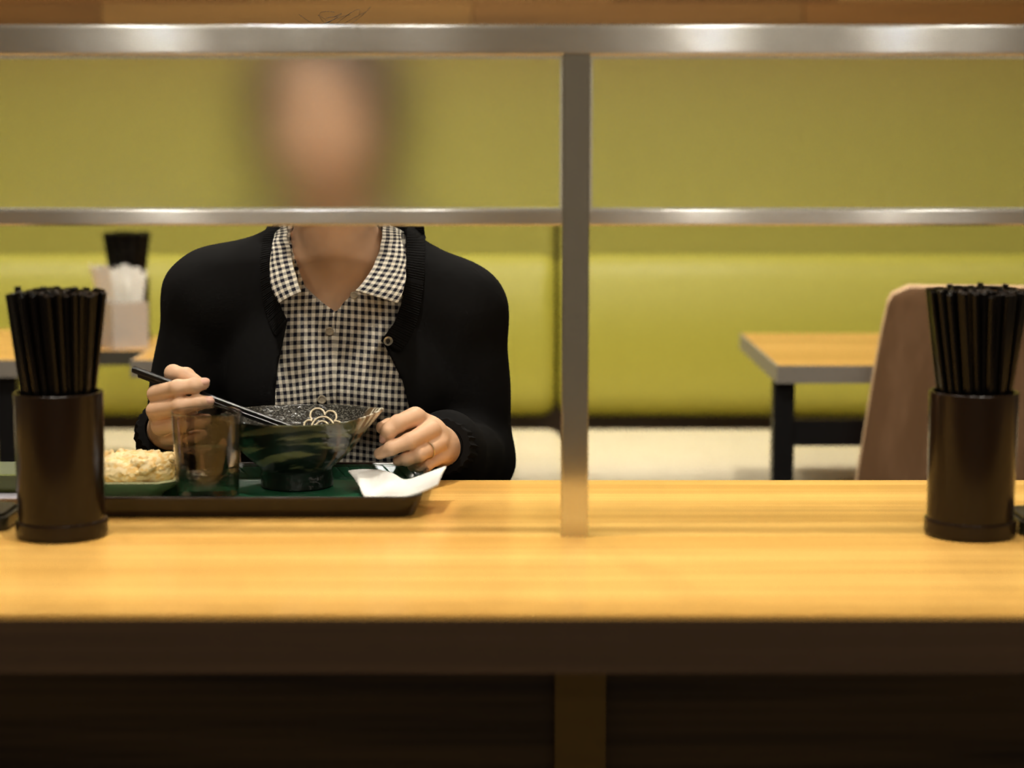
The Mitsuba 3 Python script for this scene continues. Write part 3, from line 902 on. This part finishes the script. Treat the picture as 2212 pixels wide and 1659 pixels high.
# the neighbour's tray at the left border and low black dishes beside the holders
mat('m_tray_nb', (0.11, 0.125, 0.03), 0.3, 0.5)
mat('m_tray_nb_rim', (0.35, 0.33, 0.38), 0.2, 0.6)
nt = thing('neighbour_tray', 'olive green tray with pale rim at the left border behind the left holder', 'tray')
nx0, nx1, ny0, ny1 = -.86, -.485, 1.995, 2.15
rg = lambda ins, z: np.c_[rrect(nx0 + ins, nx1 - ins, ny0 + ins, ny1 - ins, .02), np.full(32, TZ + z)]
part('shell', nt, stack_rings([rg(.008, 0), rg(.001, .008), rg(0, .0095), rg(.001, .0105), rg(.003, .0105), rg(.006, .006), rg(.012, .004)]), 'm_tray_nb_rim', 40)
rg2 = lambda ins, z: np.c_[rrect(nx0 + ins, nx1 - ins, ny0 + ins + .05, ny1 - ins, .015), np.full(32, TZ + z)]
part('dish', nt, stack_rings([rg2(.018, .0042), rg2(.012, .012), rg2(.008, .024), rg2(.010, .0245), rg2(.02, .012)]), 'm_tray_nb', 40, label='olive green dish')
mat('m_black_dish', (0.020, 0.019, 0.011), 0.35, 0.5)


def low_dish(x0, x1, y0, y1, label):
    k = thing('condiment_dish', label, 'dish')
    rg = lambda ins, z: np.c_[rrect(x0 + ins, x1 - ins, y0 + ins, y1 - ins, .012), np.full(32, TZ + z)]
    part('body', k, stack_rings([rg(.003, 0), rg(.0005, .002), rg(0, .012), rg(.001, .0135), rg(.004, .0135), rg(.006, .005)]), 'm_black_dish', 40)
    part('cover', k, stack_rings([rg(.0065, .0055), rg(.005, .0125), rg(.006, .0165), rg(.012, .018)]), 'm_black_dish', 40)


low_dish(-.60, P(18, 1130, 1.88)[0], 1.872, 1.95, 'low black covered dish at the left border, beside the left chopstick holder')
low_dish(hr[0] + .0475, .60, 1.848, 1.93, 'low black covered dish at the right border, beside the right chopstick holder')

# ================================================================ the person
CX = -.215
PER = thing('person', 'person in a black cardigan over a gingham shirt eating at the counter with chopsticks', 'person')
WR = P(366, 931, 2.200)          # right wrist (left in the picture)
WL = P(955, 967, 2.196)
EL_R, EL_L = np.array([-.424, 2.42, .690]), np.array([-.046, 2.41, .700])
SH_R, SH_L = np.array([-.374, 2.398, .908]), np.array([-.062, 2.398, .890])


def torso(G, o=0.0):
    """The trunk, grown by o."""
    G.ell((CX, 2.425, .83), (.138 + o, .098 + o, .165 + o), .03)
    G.ell((CX, 2.455, .64), (.132 + o, .098 + o, .17 + o), .05)
    G.ell((CX, 2.50, .555), (.160 + o, .115 + o, .095 + o), .05)
    for s in (-1, 1):
        G.ell((CX + s * .062, 2.362, .795), (.060 + o, .052 + o, .062 + o), .05)
    G.cone((CX - .055, 2.405, .938), SH_R, .047 + o, .045 + o, .03)
    G.cone((CX + .055, 2.405, .938), SH_L, .047 + o, .045 + o, .03)
    G.cone((CX - .03, 2.41, .95), (CX + .03, 2.41, .95), .05 + o, .05 + o, .03)


def arms(G, o=0.0, wr=1.0):
    for sh, el, wrp in ((SH_R, EL_R, WR), (SH_L, EL_L, WL)):
        G.cone(sh, el, .047 + o, .041 + o, .025)
        e = el + (wrp - el) * wr
        G.cone(el, e, .041 + o, .027 + (.0 if wr > .99 else .007) + o, .02)


# --- cloth volumes share one grid
C = Grid([-.52, 2.10, .42], [.06, 2.64, 1.04], .0036)
torso(C)
shirt_F = C.F.copy()
arms(C, .0, .90)
XX, YY, ZZ = np.meshgrid(*C.ax, indexing='ij', sparse=True)
pts = np.stack(np.broadcast_arrays(XX, YY, ZZ), -1)
fold = (meshkit.noise(pts * [14, 14, 9], 3) - .5) * .010 + (meshkit.noise(pts * [30, 30, 16], 5) - .5) * .004
del pts
card = C.F - .0075 + fold.astype(np.float32)
OPEN_L = [(592, 440), (586, 500), (583, 560), (588, 640), (599, 675), (613, 698), (607, 735), (597, 790), (593, 850), (595, 905), (603, 1060)]
OPEN_R = [(905, 1060), (893, 960), (885, 905), (882, 880), (868, 825), (846, 782), (822, 738), (848, 703), (865, 655), (873, 580), (871, 500), (862, 440)]
opening = pxpoly(OPEN_L + OPEN_R, 2.300)
X2, Z2 = np.meshgrid(C.ax[0], C.ax[2], indexing='ij')
sd = poly_sd(X2, Z2, opening).astype(np.float32)[:, None, :]
front = (C.ax[1] - 2.40)[None, :, None]
hole = np.maximum(sd, front)
neck_hole = np.sqrt((XX - CX) ** 2 + ((YY - 2.385)) ** 2) - .066 + 0 * ZZ
neck_hole = np.maximum(neck_hole, .935 - ZZ)
card = np.maximum(card, -hole)
card = np.maximum(card, -neck_hole)
card = np.maximum(card, .545 - ZZ)
cm = C.mesh(0, 3, card.astype(np.float32))
part('cardigan', PER, cm, 'm_cardigan', True, label='black knitted cardigan')

# --- shirt
VN = pxpoly([(598, 430), (606, 500), (622, 565), (646, 628), (688, 664), (717, 684), (736, 660), (776, 622), (816, 580), (838, 530), (848, 430)], 2.29)
sdv = poly_sd(X2, Z2, VN).astype(np.float32)[:, None, :]
wr_ = meshkit.noise(np.stack(np.broadcast_arrays(XX, YY, ZZ), -1) * [26, 10, 20], 8) - .5
wr2 = meshkit.noise(np.stack(np.broadcast_arrays(XX, YY, ZZ), -1) * [60, 10, 18], 11) - .5
shirt = shirt_F + (wr_ * .006 + wr2 * .003).astype(np.float32)
del wr_, wr2
shirt = np.maximum(shirt, -np.maximum(sdv, front))
shirt = np.maximum(shirt, -(np.maximum(np.sqrt((XX - CX) ** 2 + (YY - 2.385) ** 2) - .056, .965 - ZZ)))
shirt = np.maximum(shirt, .50 - ZZ)
sm = C.mesh(0, 3, shirt.astype(np.float32))
part('shirt', PER, sm, 'm_shirt', True, label='black and white gingham shirt')


def front_y(F):
    """The front surface's y over (x, z)."""
    s = F < 0
    j = np.argmax(s, axis=1)
    any_ = s.any(axis=1)
    jj = np.clip(j, 1, F.shape[1] - 1)
    f1 = np.take_along_axis(F, jj[:, None, :], 1)[:, 0]
    f0 = np.take_along_axis(F, jj[:, None, :] - 1, 1)[:, 0]
    y = C.lo[1] + C.h * (jj - f1 / (f1 - f0 - 1e-9))
    y = np.where(any_, y, 2.42)
    return RegularGridInterpolator((C.ax[0], C.ax[2]), y, bounds_error=False, fill_value=2.42)


FY_S = front_y(shirt)
FY_C = front_y(C.F - .0075 + fold)
FY_T = front_y(shirt_F)

# placket of the shirt
pl = np.array([P(696, 690, 2.29), P(692, 760, 2.29), P(688, 840, 2.29), P(684, 905, 2.29), P(682, 980, 2.29)])
pz = np.linspace(P(0, 694, 2.29)[2], P(0, 1000, 2.29)[2], 60)
left = np.interp(-pz, -np.array([P(0, y, 2.29)[2] for y in (690, 760, 850, 1000)]), [P(x, 800, 2.29)[0] for x in (684, 678, 670, 664)])
right = np.interp(-pz, -np.array([P(0, y, 2.29)[2] for y in (690, 720, 760, 850, 1000)]), [P(x, 800, 2.29)[0] for x in (722, 728, 727, 722, 716)])
u = np.linspace(0, 1, 14)
gx = left[:, None] * (1 - u) + right[:, None] * u
gz = np.repeat(pz[:, None], 14, 1)
gy = FY_S(np.stack([gx, gz], -1)) - .0020 - .0006 * np.sin(u * np.pi)[None]
part('placket', PER, sheet(np.stack([gx, gy, gz], -1), .0022), 'm_shirt', 40, label='button placket of the gingham shirt')


def button(px, py, r, name, m, lab, Yoff=.003, fy=FY_S, tilt=0.0, parent=PER):
    q = P(px, py, 2.29)
    y = float(fy((q[0], q[2]))) - Yoff
    prof = [(0, -.0012), (r * .8, -.0012), (r, -.0004), (r, .0006), (r * .9, .0012), (r * .66, .0011), (r * .58, .0004), (0, .0004)]
    b = lathe(prof, 28)
    b.apply_transform(trimesh.transformations.rotation_matrix(math.pi / 2 - tilt, [1, 0, 0]))
    b.apply_translation([q[0], y, q[2]])
    return part(name, parent, b, m, 40, label=lab)


button(706, 722, .0052, 'shirt_button', 'm_button', 'cream shirt button below the collar', .0045, tilt=.1)
button(692, 868, .0054, 'shirt_button', 'm_button', 'cream shirt button above the bowl', .0045)
button(757, 646, .0048, 'shirt_button', 'm_button', 'cream button at the collar band', .0045, tilt=.3)
sk = button(836, 741, .0057, 'cardigan_snap', 'm_snap', 'round silver snap of the cardigan', .0068, FY_C)
mat('m_snap_core', (0.02, 0.02, 0.02), 0.3)
button(836, 741, .0027, 'snap_core', 'm_snap_core', 'dark centre of the snap', .0078, FY_C, parent=sk)

# --- collar leaves: from the fold line to the outer edge
def collar_leaf(fold_pts, outer_pts, name):
    n = 60
    a, b = curve(fold_pts, n), curve(outer_pts, n)
    w = np.linspace(0, 1, 18)[:, None, None]
    g = a[None] * (1 - w) + b[None] * w
    mid = g.mean((0, 1))
    out = g - np.array([CX, 2.385, 0]); out[..., 2] = 0
    out /= np.linalg.norm(out, axis=2, keepdims=True) + 1e-9
    g = g + out * (.004 * np.sin(w * np.pi)) + out * (meshkit.noise(g * 55, 4)[..., None] - .5) * .004
    t = sheet(g, .0018)
    s = np.r_[0, np.cumsum(np.linalg.norm(np.diff((a + b) / 2, axis=0), axis=1))]
    wid = np.linalg.norm(a - b, axis=1)
    uu = np.repeat(s[None], 18, 0)
    vv = w[..., 0] * wid[None]
    uv = np.stack([vv, uu], -1).reshape(-1, 2)
    part('collar_leaf', PER, t, 'm_collar', True, uv=np.vstack([uv, uv]), label=name)


bk, bo = np.array([CX, 2.447, 1.012]), np.array([CX, 2.462, .970])


def S(px, py, o):
    """A point of the collar lying o in front of the shirt's trunk."""
    q = P(px, py, 2.29)
    return np.array([q[0], float(FY_T((q[0], q[2]))) - o, q[2]])


collar_leaf([bk, P(630, 470, 2.425), P(619, 490, 2.372), P(627, 540, 2.326), P(636, 585, 2.300), P(650, 630, 2.284)],
            [bo, P(585, 520, 2.44), P(594, 505, 2.380), P(584, 560, 2.322), P(587, 615, 2.295), P(601, 655, 2.280)], 'gingham collar leaf, left in the picture')
collar_leaf([bk, P(812, 470, 2.425), P(826, 490, 2.372), P(820, 540, 2.326), P(800, 588, 2.299), P(768, 628, 2.282)],
            [bo, P(880, 520, 2.44), P(868, 505, 2.380), P(876, 565, 2.322), P(875, 612, 2.292), P(859, 655, 2.276)], 'gingham collar leaf, right in the picture')
# collar band inside
an = np.linspace(-.15, math.pi + .15, 60)
ring_b = np.stack([CX + .053 * np.cos(an), 2.392 + .052 * np.sin(an), .952 + .022 * np.sin(an)], -1)
ring_t = np.stack([CX + .0515 * np.cos(an), 2.388 + .052 * np.sin(an), .985 + .026 * np.sin(an)], -1)
w = np.linspace(0, 1, 8)[:, None, None]
gb = ring_b[None] * (1 - w) + ring_t[None] * w
sb = np.repeat((np.arange(60) * .0036)[None], 8, 0)
uvb = np.stack([w[..., 0] * .035 + 0 * sb, sb], -1).reshape(-1, 2)
part('collar_band', PER, sheet(gb, .0018), 'm_collar', True, uv=np.vstack([uvb, uvb]))

# --- ribbed neck band of the cardigan
def rib_band(inner, outer, n=150):
    a = curve([(p[0], p[2]) for p in (P(x, y, 2.30) for x, y in inner)], n)
    b = curve([(p[0], p[2]) for p in (P(x, y, 2.30) for x, y in outer)], n)
    w = np.linspace(0, 1, 10)[:, None, None]
    g2 = a[None] * (1 - w) + b[None] * w
    y = FY_C(g2)
    rib = .0006 * np.sign(np.sin(np.arange(n) * 2 * np.pi / 3.0))
    y = y - .0022 - .0012 * np.sin(w[..., 0] * np.pi) - rib[None]
    return sheet(np.stack([g2[..., 0], y, g2[..., 1]], -1), .0040)


part('neck_band', PER, rib_band([(590, 500), (584, 560), (588, 640), (599, 675), (613, 698)], [(553, 500), (551, 560), (556, 630), (567, 680), (590, 728)]), 'm_cardigan', 60, label='ribbed neck band of the black cardigan')
part('neck_band', PER, rib_band([(868, 500), (873, 580), (865, 655), (848, 703), (822, 738)], [(906, 500), (911, 580), (906, 655), (892, 712), (862, 762)]), 'm_cardigan', 60, label='ribbed neck band of the black cardigan')

# --- cuffs
for el, wrp in ((EL_R, WR), (EL_L, WL)):
    d = (wrp - el) / np.linalg.norm(wrp - el)
    L = np.linalg.norm(wrp - el)
    aa = el + d * (L * .82); bb = el + d * (L * 1.0 + .016)
    x = np.cross(d, [0, 0, 1]); x /= np.linalg.norm(x); y = np.cross(d, x)
    th = np.arange(72) * 2 * np.pi / 72
    rib = .0009 * np.sign(np.sin(th * 24))
    rings = []
    for t_, r0 in ((0, .030), (.03, .040), (.3, .041), (.65, .039), (.95, .0370), (1.0, .0355), (1.0, .0275), (.85, .026)):
        rr = r0 + rib * (r0 > .03)
        rings.append(aa + (bb - aa) * t_ + rr[:, None] * (np.cos(th)[:, None] * x + np.sin(th)[:, None] * y * .9))
    part('cuff', PER, stack_rings(rings), 'm_cardigan', 50, label='ribbed cuff of the black cardigan')

# --- body (skin): one closed surface
B = Grid([-.52, 1.93, -.01], [.06, 2.68, 1.28], .0048)
torso(B, -.012)
arms(B, -.010)
HC = np.array([CX - .006, 2.345, 1.128])
B.cone((CX, 2.40, .93), (CX - .003, 2.375, 1.03), .050, .0475, .02)
# head
B.ell(HC + [0, .018, .014], (.072, .090, .080), .02)                # skull
B.ell(HC + [0, -.030, -.030], (.056, .058, .072), .03)               # face
B.ell(HC + [0, -.052, -.084], (.026, .026, .018), .025)              # chin
B.cone(HC + [0, -.088, .012], HC + [0, -.100, -.028], .006, .010, .012)   # nose
for s in (-1, 1):
    B.ell(HC + [s * .036, -.056, -.032], (.020, .018, .020), .025)    # cheeks
    B.ell(HC + [s * .075, .012, -.012], (.008, .016, .028), .008)    # ears
    B.cone(HC + [s * .014, -.078, .030], HC + [s * .044, -.060, .030], .009, .008, .025)     # brow
    fn = ell_fn(HC + [s * .031, -.094, .006], (.017, .0095, .010))
    B.cut(fn, HC + [s * .031 - .03, -.13, -.02], HC + [s * .031 + .03, -.05, .04], .014)
    B.ell(HC + [s * .031, -.073, .008], (.012, .010, .010), .004)    # eyeballs in their sockets
B.cone(HC + [-.020, -.083, -.064], HC + [.020, -.083, -.064], .006, .006, .006)    # lips
B.cone(HC + [-.015, -.083, -.073], HC + [.015, -.083, -.073], .0065, .0065, .006)
# legs
for s in (-1, 1):
    hip, knee, ank = np.array([CX + s * .08, 2.47, .548]), np.array([CX + s * .085, 2.085, .545]), np.array([CX + s * .085, 2.16, .085])
    B.cone(hip, knee, .078, .052, .03); B.cone(knee, ank, .050, .032, .02)
    B.cone(ank + [0, 0, -.045], ank + [0, -.13, -.06], .030, .022, .02)
body = B.mesh(0, 5)


def hand(chains, palm, lo, hi, h=.00135):
    """Fingers as chains of tapering bones, rooted in a palm."""
    G = Grid(lo, hi, h)
    for a, b, ra, rb, k in palm:
        G.cone(a, b, ra, rb, k)
    pF = G.F.copy()
    tot = pF
    for pts, rs in chains:
        G.F = np.full(G.n, .2, np.float32)
        pts = [P(*p) for p in pts]
        G.chain(pts, rs, .002)
        for q, r in list(zip(pts, rs))[1:-1]:                    # knuckles
            G.ell(q, (r * 1.015,) * 3, .003)
        F1 = G.F
        # grow into the palm softly, but stay apart from the other fingers
        k = .0035
        hh = np.clip(.5 + .5 * (F1 - tot) / k, 0, 1)
        tot = F1 * (1 - hh) + tot * hh - k * hh * (1 - hh)
    G.F = tot
    return G.mesh(0, 8)


R_ch = [([(337, 851, 2.126), (384, 838, 2.098), (420, 833, 2.097), (439, 829, 2.103)], (.0102, .0088, .0080, .0068)),
        ([(335, 887, 2.123), (388, 877, 2.094), (427, 869, 2.097), (450, 868, 2.104)], (.0102, .0086, .0078, .0066)),
        ([(345, 922, 2.129), (395, 913, 2.101), (430, 908, 2.108), (447, 905, 2.116)], (.0098, .0082, .0074, .0062)),
        ([(361, 947, 2.139), (400, 943, 2.119), (424, 939, 2.121), (438, 935, 2.126)], (.0088, .0074, .0066, .0056)),
        ([(398, 930, 2.175), (400, 868, 2.160), (374, 806, 2.135), (402, 812, 2.122), (424, 824, 2.116)], (.0130, .0115, .0090, .0088, .0070))]
W2 = WR + (P(350, 905, 2.13) - WR) * .2
R_palm = [(WR, P(350, 862, 2.135), .0190, .0115, .012), (WR, P(348, 893, 2.133), .0190, .0115, .012), (WR, P(355, 923, 2.138), .0190, .0110, .012), (WR, P(368, 946, 2.146), .0185, .0100, .012),
          (WR, P(398, 930, 2.175), .0215, .014, .012), (P(398, 925, 2.172), P(352, 893, 2.14), .012, .011, .014)]
L_ch = [([(897, 900, 2.127), (860, 915, 2.099), (841, 929, 2.096), (834, 944, 2.102)], (.0112, .0094, .0086, .0074)),
        ([(932, 928, 2.126), (884, 953, 2.094), (846, 968, 2.090), (820, 980, 2.098)], (.0104, .0086, .0076, .0064)),
        ([(948, 956, 2.131), (904, 982, 2.101), (879, 991, 2.099), (860, 995, 2.107)], (.0098, .0083, .0074, .0060)),
        ([(955, 982, 2.141), (921, 1002, 2.120), (904, 1006, 2.119), (891, 1007, 2.125)], (.0092, .0076, .0067, .0057)),
        ([(930, 960, 2.180), (895, 940, 2.155), (862, 925, 2.130), (840, 922, 2.118), (826, 924, 2.112)], (.0125, .0110, .0092, .0088, .0072))]
L_palm = [(WL, P(902, 906, 2.134), .0190, .0120, .012), (WL, P(934, 931, 2.135), .0190, .0114, .012), (WL, P(949, 957, 2.139), .0190, .0108, .012), (WL, P(956, 982, 2.147), .0185, .0102, .012),
          (WL, P(930, 960, 2.180), .0215, .014, .012), (P(930, 955, 2.176), P(934, 931, 2.145), .012, .011, .014)]
hands = []
for ch, pm, wrp, el in ((R_ch, R_palm, WR, EL_R), (L_ch, L_palm, WL, EL_L)):
    d = (el - wrp) / np.linalg.norm(el - wrp)
    pm = pm + [(wrp, wrp + d * .05, .019, .021, .006)]
    q = np.array([P(*p) for c, _ in ch for p in c] + [wrp, wrp + d * .05])
    hands.append(hand(ch, pm, q.min(0) - .03, q.max(0) + .03))


def manifold(m):
    return m3.Manifold(m3.Mesh(np.asarray(m.vertices, np.float32), np.asarray(m.faces, np.uint32)))


u_ = manifold(body) + manifold(hands[0]) + manifold(hands[1])
body_all = to_tm(u_)
if len(body_all.faces) < 1000:
    body_all = cat(body, *hands)
part('body', PER, body_all, 'm_skin', True, label='bare neck, face and hands')

# fingernails
def nail(tip, prev, up, r, name='fingernail'):
    tip, prev = P(*tip), P(*prev)
    d = (tip - prev) / np.linalg.norm(tip - prev)
    up = np.asarray(up, float); up -= d * (up @ d); up /= np.linalg.norm(up)
    x = np.cross(d, up)
    s = trimesh.creation.icosphere(subdivisions=3, radius=1.0)
    v = s.vertices * [.0046, .0062, .0016]
    v[:, 2] -= (v[:, 0] / .0046) ** 2 * .0012
    s.vertices = v[:, :1] * x + v[:, 1:2] * d + v[:, 2:] * up + tip + up * (r - .0006) - d * .0005
    part(name, PER, s, 'm_nail', True)


nail((439, 829, 2.103), (420, 833, 2.097), (-.1, -1, .45), .0071)
nail((450, 868, 2.104), (427, 869, 2.097), (.2, -1, .55), .0069)
nail((834, 944, 2.102), (841, 929, 2.096), (-.25, -1, .25), .0076)
# ring
r0, r1 = P(948, 956, 2.131), P(904, 982, 2.101)
d = (r1 - r0) / np.linalg.norm(r1 - r0)
tor = trimesh.creation.torus(.0104, .0007, major_sections=40, minor_sections=8)
M = trimesh.geometry.align_vectors([0, 0, 1], d)
tor.apply_transform(M); tor.apply_translation(r0 + (r1 - r0) * .60)
part('finger_ring', PER, tor, 'm_ring', True, label='thin gold ring')

# facial features in their own colours
mat('m_lip', (0.42, 0.13, 0.10), 0.4)
mat('m_eye', (0.55, 0.52, 0.48), 0.15)
mat('m_iris', (0.012, 0.008, 0.006), 0.15)
for s in (-1, 1):
    e = trimesh.creation.icosphere(subdivisions=3, radius=.0098); e.apply_translation(HC + [s * .031, -.0715, .008])
    ek = part('eye', PER, e, 'm_eye', True)
    al = np.linspace(0, math.radians(98), 14)
    dome = np.r_[np.c_[.0109 * np.sin(al), .0109 * np.cos(al)], np.c_[.0098 * np.sin(al), .0098 * np.cos(al)][::-1]]
    lid = lathe(dome, 32)
    lid.apply_transform(trimesh.transformations.rotation_matrix(math.radians(18), [1, 0, 0]))
    lid.apply_translation(HC + [s * .031, -.0715, .008])
    part('eyelid', PER, lid, 'm_skin', 50)
    e = trimesh.creation.icosphere(subdivisions=2, radius=.0058); e.apply_translation(HC + [s * .031, -.0763, .0035])
    part('iris', ek, e, 'm_iris', True)
    part('eyebrow', PER, tube(curve([HC + [s * .014, -.0862, .029], HC + [s * .030, -.0800, .035], HC + [s * .046, -.0665, .030]], 12), [.0008, .0015, .0019, .002, .002, .002, .0019, .0019, .0018, .0015, .0012, .0008], 8), 'm_hair', True)
lp = curve([HC + [-.021, -.086, -.068], HC + [-.008, -.0900, -.0655], HC + [0, -.0905, -.0665], HC + [.008, -.0900, -.0655], HC + [.021, -.086, -.068]], 16)
part('mouth', PER, tube(lp, np.interp(np.linspace(0, 1, 16), [0, .3, .5, .7, 1], [.001, .0034, .0036, .0034, .001]), 8), 'm_lip', True)

# hair
Hh = Grid(HC - [.13, .14, .16], HC + [.13, .16, .15], .003)
Hh.ell(HC + [0, .022, .018], (.090, .105, .092), .01)
for s in (-1, 1):
    Hh.cone(HC + [s * .074, .00, .02], HC + [s * .070, .012, -.085], .024, .018, .02)
Hh.ell(HC + [0, .10, -.03], (.045, .035, .045), .03)
face = poly_sd(*np.meshgrid(Hh.ax[0], Hh.ax[2], indexing='ij'), pxpoly([(585, 330), (592, 230), (602, 130), (640, 85), (695, 105), (748, 190), (795, 262), (822, 330), (818, 420), (800, 520), (620, 520), (592, 420)], 2.26))[:, None, :]
Hh.F = np.maximum(Hh.F, -np.maximum(face, (Hh.ax[1] - (HC[1] + .0))[None, :, None]))
under = (HC[2] - .10 - Hh.ax[2])[None, None, :]
Hh.F = np.maximum(Hh.F, under)
hm = Hh.mesh(0, 6)
an_ = np.arctan2(hm.vertices[:, 0] - HC[0] + .03, hm.vertices[:, 1] - HC[1])
hm.vertices += hm.vertex_normals * (.0016 * np.sin(an_ * 60) * np.clip(np.hypot(hm.vertices[:, 0] - HC[0] + .03, hm.vertices[:, 1] - HC[1]) / .06 - .3, 0, 1) + .003 * (meshkit.noise(hm.vertices * 40, 2) - .5))[:, None]
hk = part('hair', PER, hm, 'm_hair', True, label='dark hair parted at the side')
g = np.random.default_rng(12)
fl = []
for i in range(9):
    x0 = g.uniform(-.02, .02); y0 = g.uniform(-.02, .03)
    p0 = HC + [x0 - .002, y0 + .02, .106]
    p1 = p0 + [g.uniform(-.03, .035), g.uniform(-.01, .02), g.uniform(.008, .018)]
    p2 = p1 + [g.uniform(-.015, .02), 0, g.uniform(-.006, .010)]
    fl.append(tube(curve([p0, p1, p2], 10), .00026, 4))
part('flyaway_hair', hk, cat(*fl), 'm_hair', True, kind='stuff', label='loose hairs standing up from the crown')

# trousers and shoes
TQ = Grid([-.50, 1.93, .03], [.06, 2.68, .66], .006)
TQ.ell((CX, 2.50, .558), (.163, .118, .100), .04); TQ.ell((CX, 2.47, .60), (.134, .100, .06), .03)
for s in (-1, 1):
    hip, knee, ank = np.array([CX + s * .08, 2.47, .548]), np.array([CX + s * .085, 2.085, .545]), np.array([CX + s * .085, 2.16, .085])
    TQ.cone(hip, knee, .084, .059, .03); TQ.cone(knee, ank + [0, 0, .01], .058, .050, .02)
part('trousers', PER, TQ.mesh(0, 4), 'm_trousers', True, label='dark trousers')
for s in (-1, 1):
    ank = np.array([CX + s * .085, 2.16, .085])
    G = Grid(ank + [-.07, -.22, -.09], ank + [.07, .09, .06], .004)
    G.cone(ank + [0, .01, -.04], ank + [0, -.135, -.055], .042, .035, .02); G.cone(ank + [0, .0, -.02], ank + [0, .0, .0], .042, .04, .02)
    G.F = np.maximum(G.F, (ank[2] - .083 + 0 * G.ax[2] - (G.ax[2] - .0))[None, None, :])
    part('shoe', PER, G.mesh(0, 3), 'm_shoe', True)

# chopsticks held in the hand
def held(p_rear, p_front, L, label):
    d = (p_front - p_rear) / np.linalg.norm(p_front - p_rear)
    m = stick_mesh(L, .0039, .0022)
    m.apply_transform(trimesh.transformations.rotation_matrix(math.pi, [1, 0, 0])); m.apply_translation([0, 0, L])
    m.apply_transform(trimesh.geometry.align_vectors([0, 0, 1], d)); m.apply_translation(p_rear)
    single('held_chopstick', label, 'chopstick', m, 'm_hand_chopstick', 40)


held(P(287, 797, 2.1265), P(612, 916, 2.085), .215, 'upper black chopstick held in the right hand, dipping into the bowl')
held(P(300, 808, 2.136), P(600, 922, 2.092), .208, 'lower black chopstick held in the right hand, just under the other one')
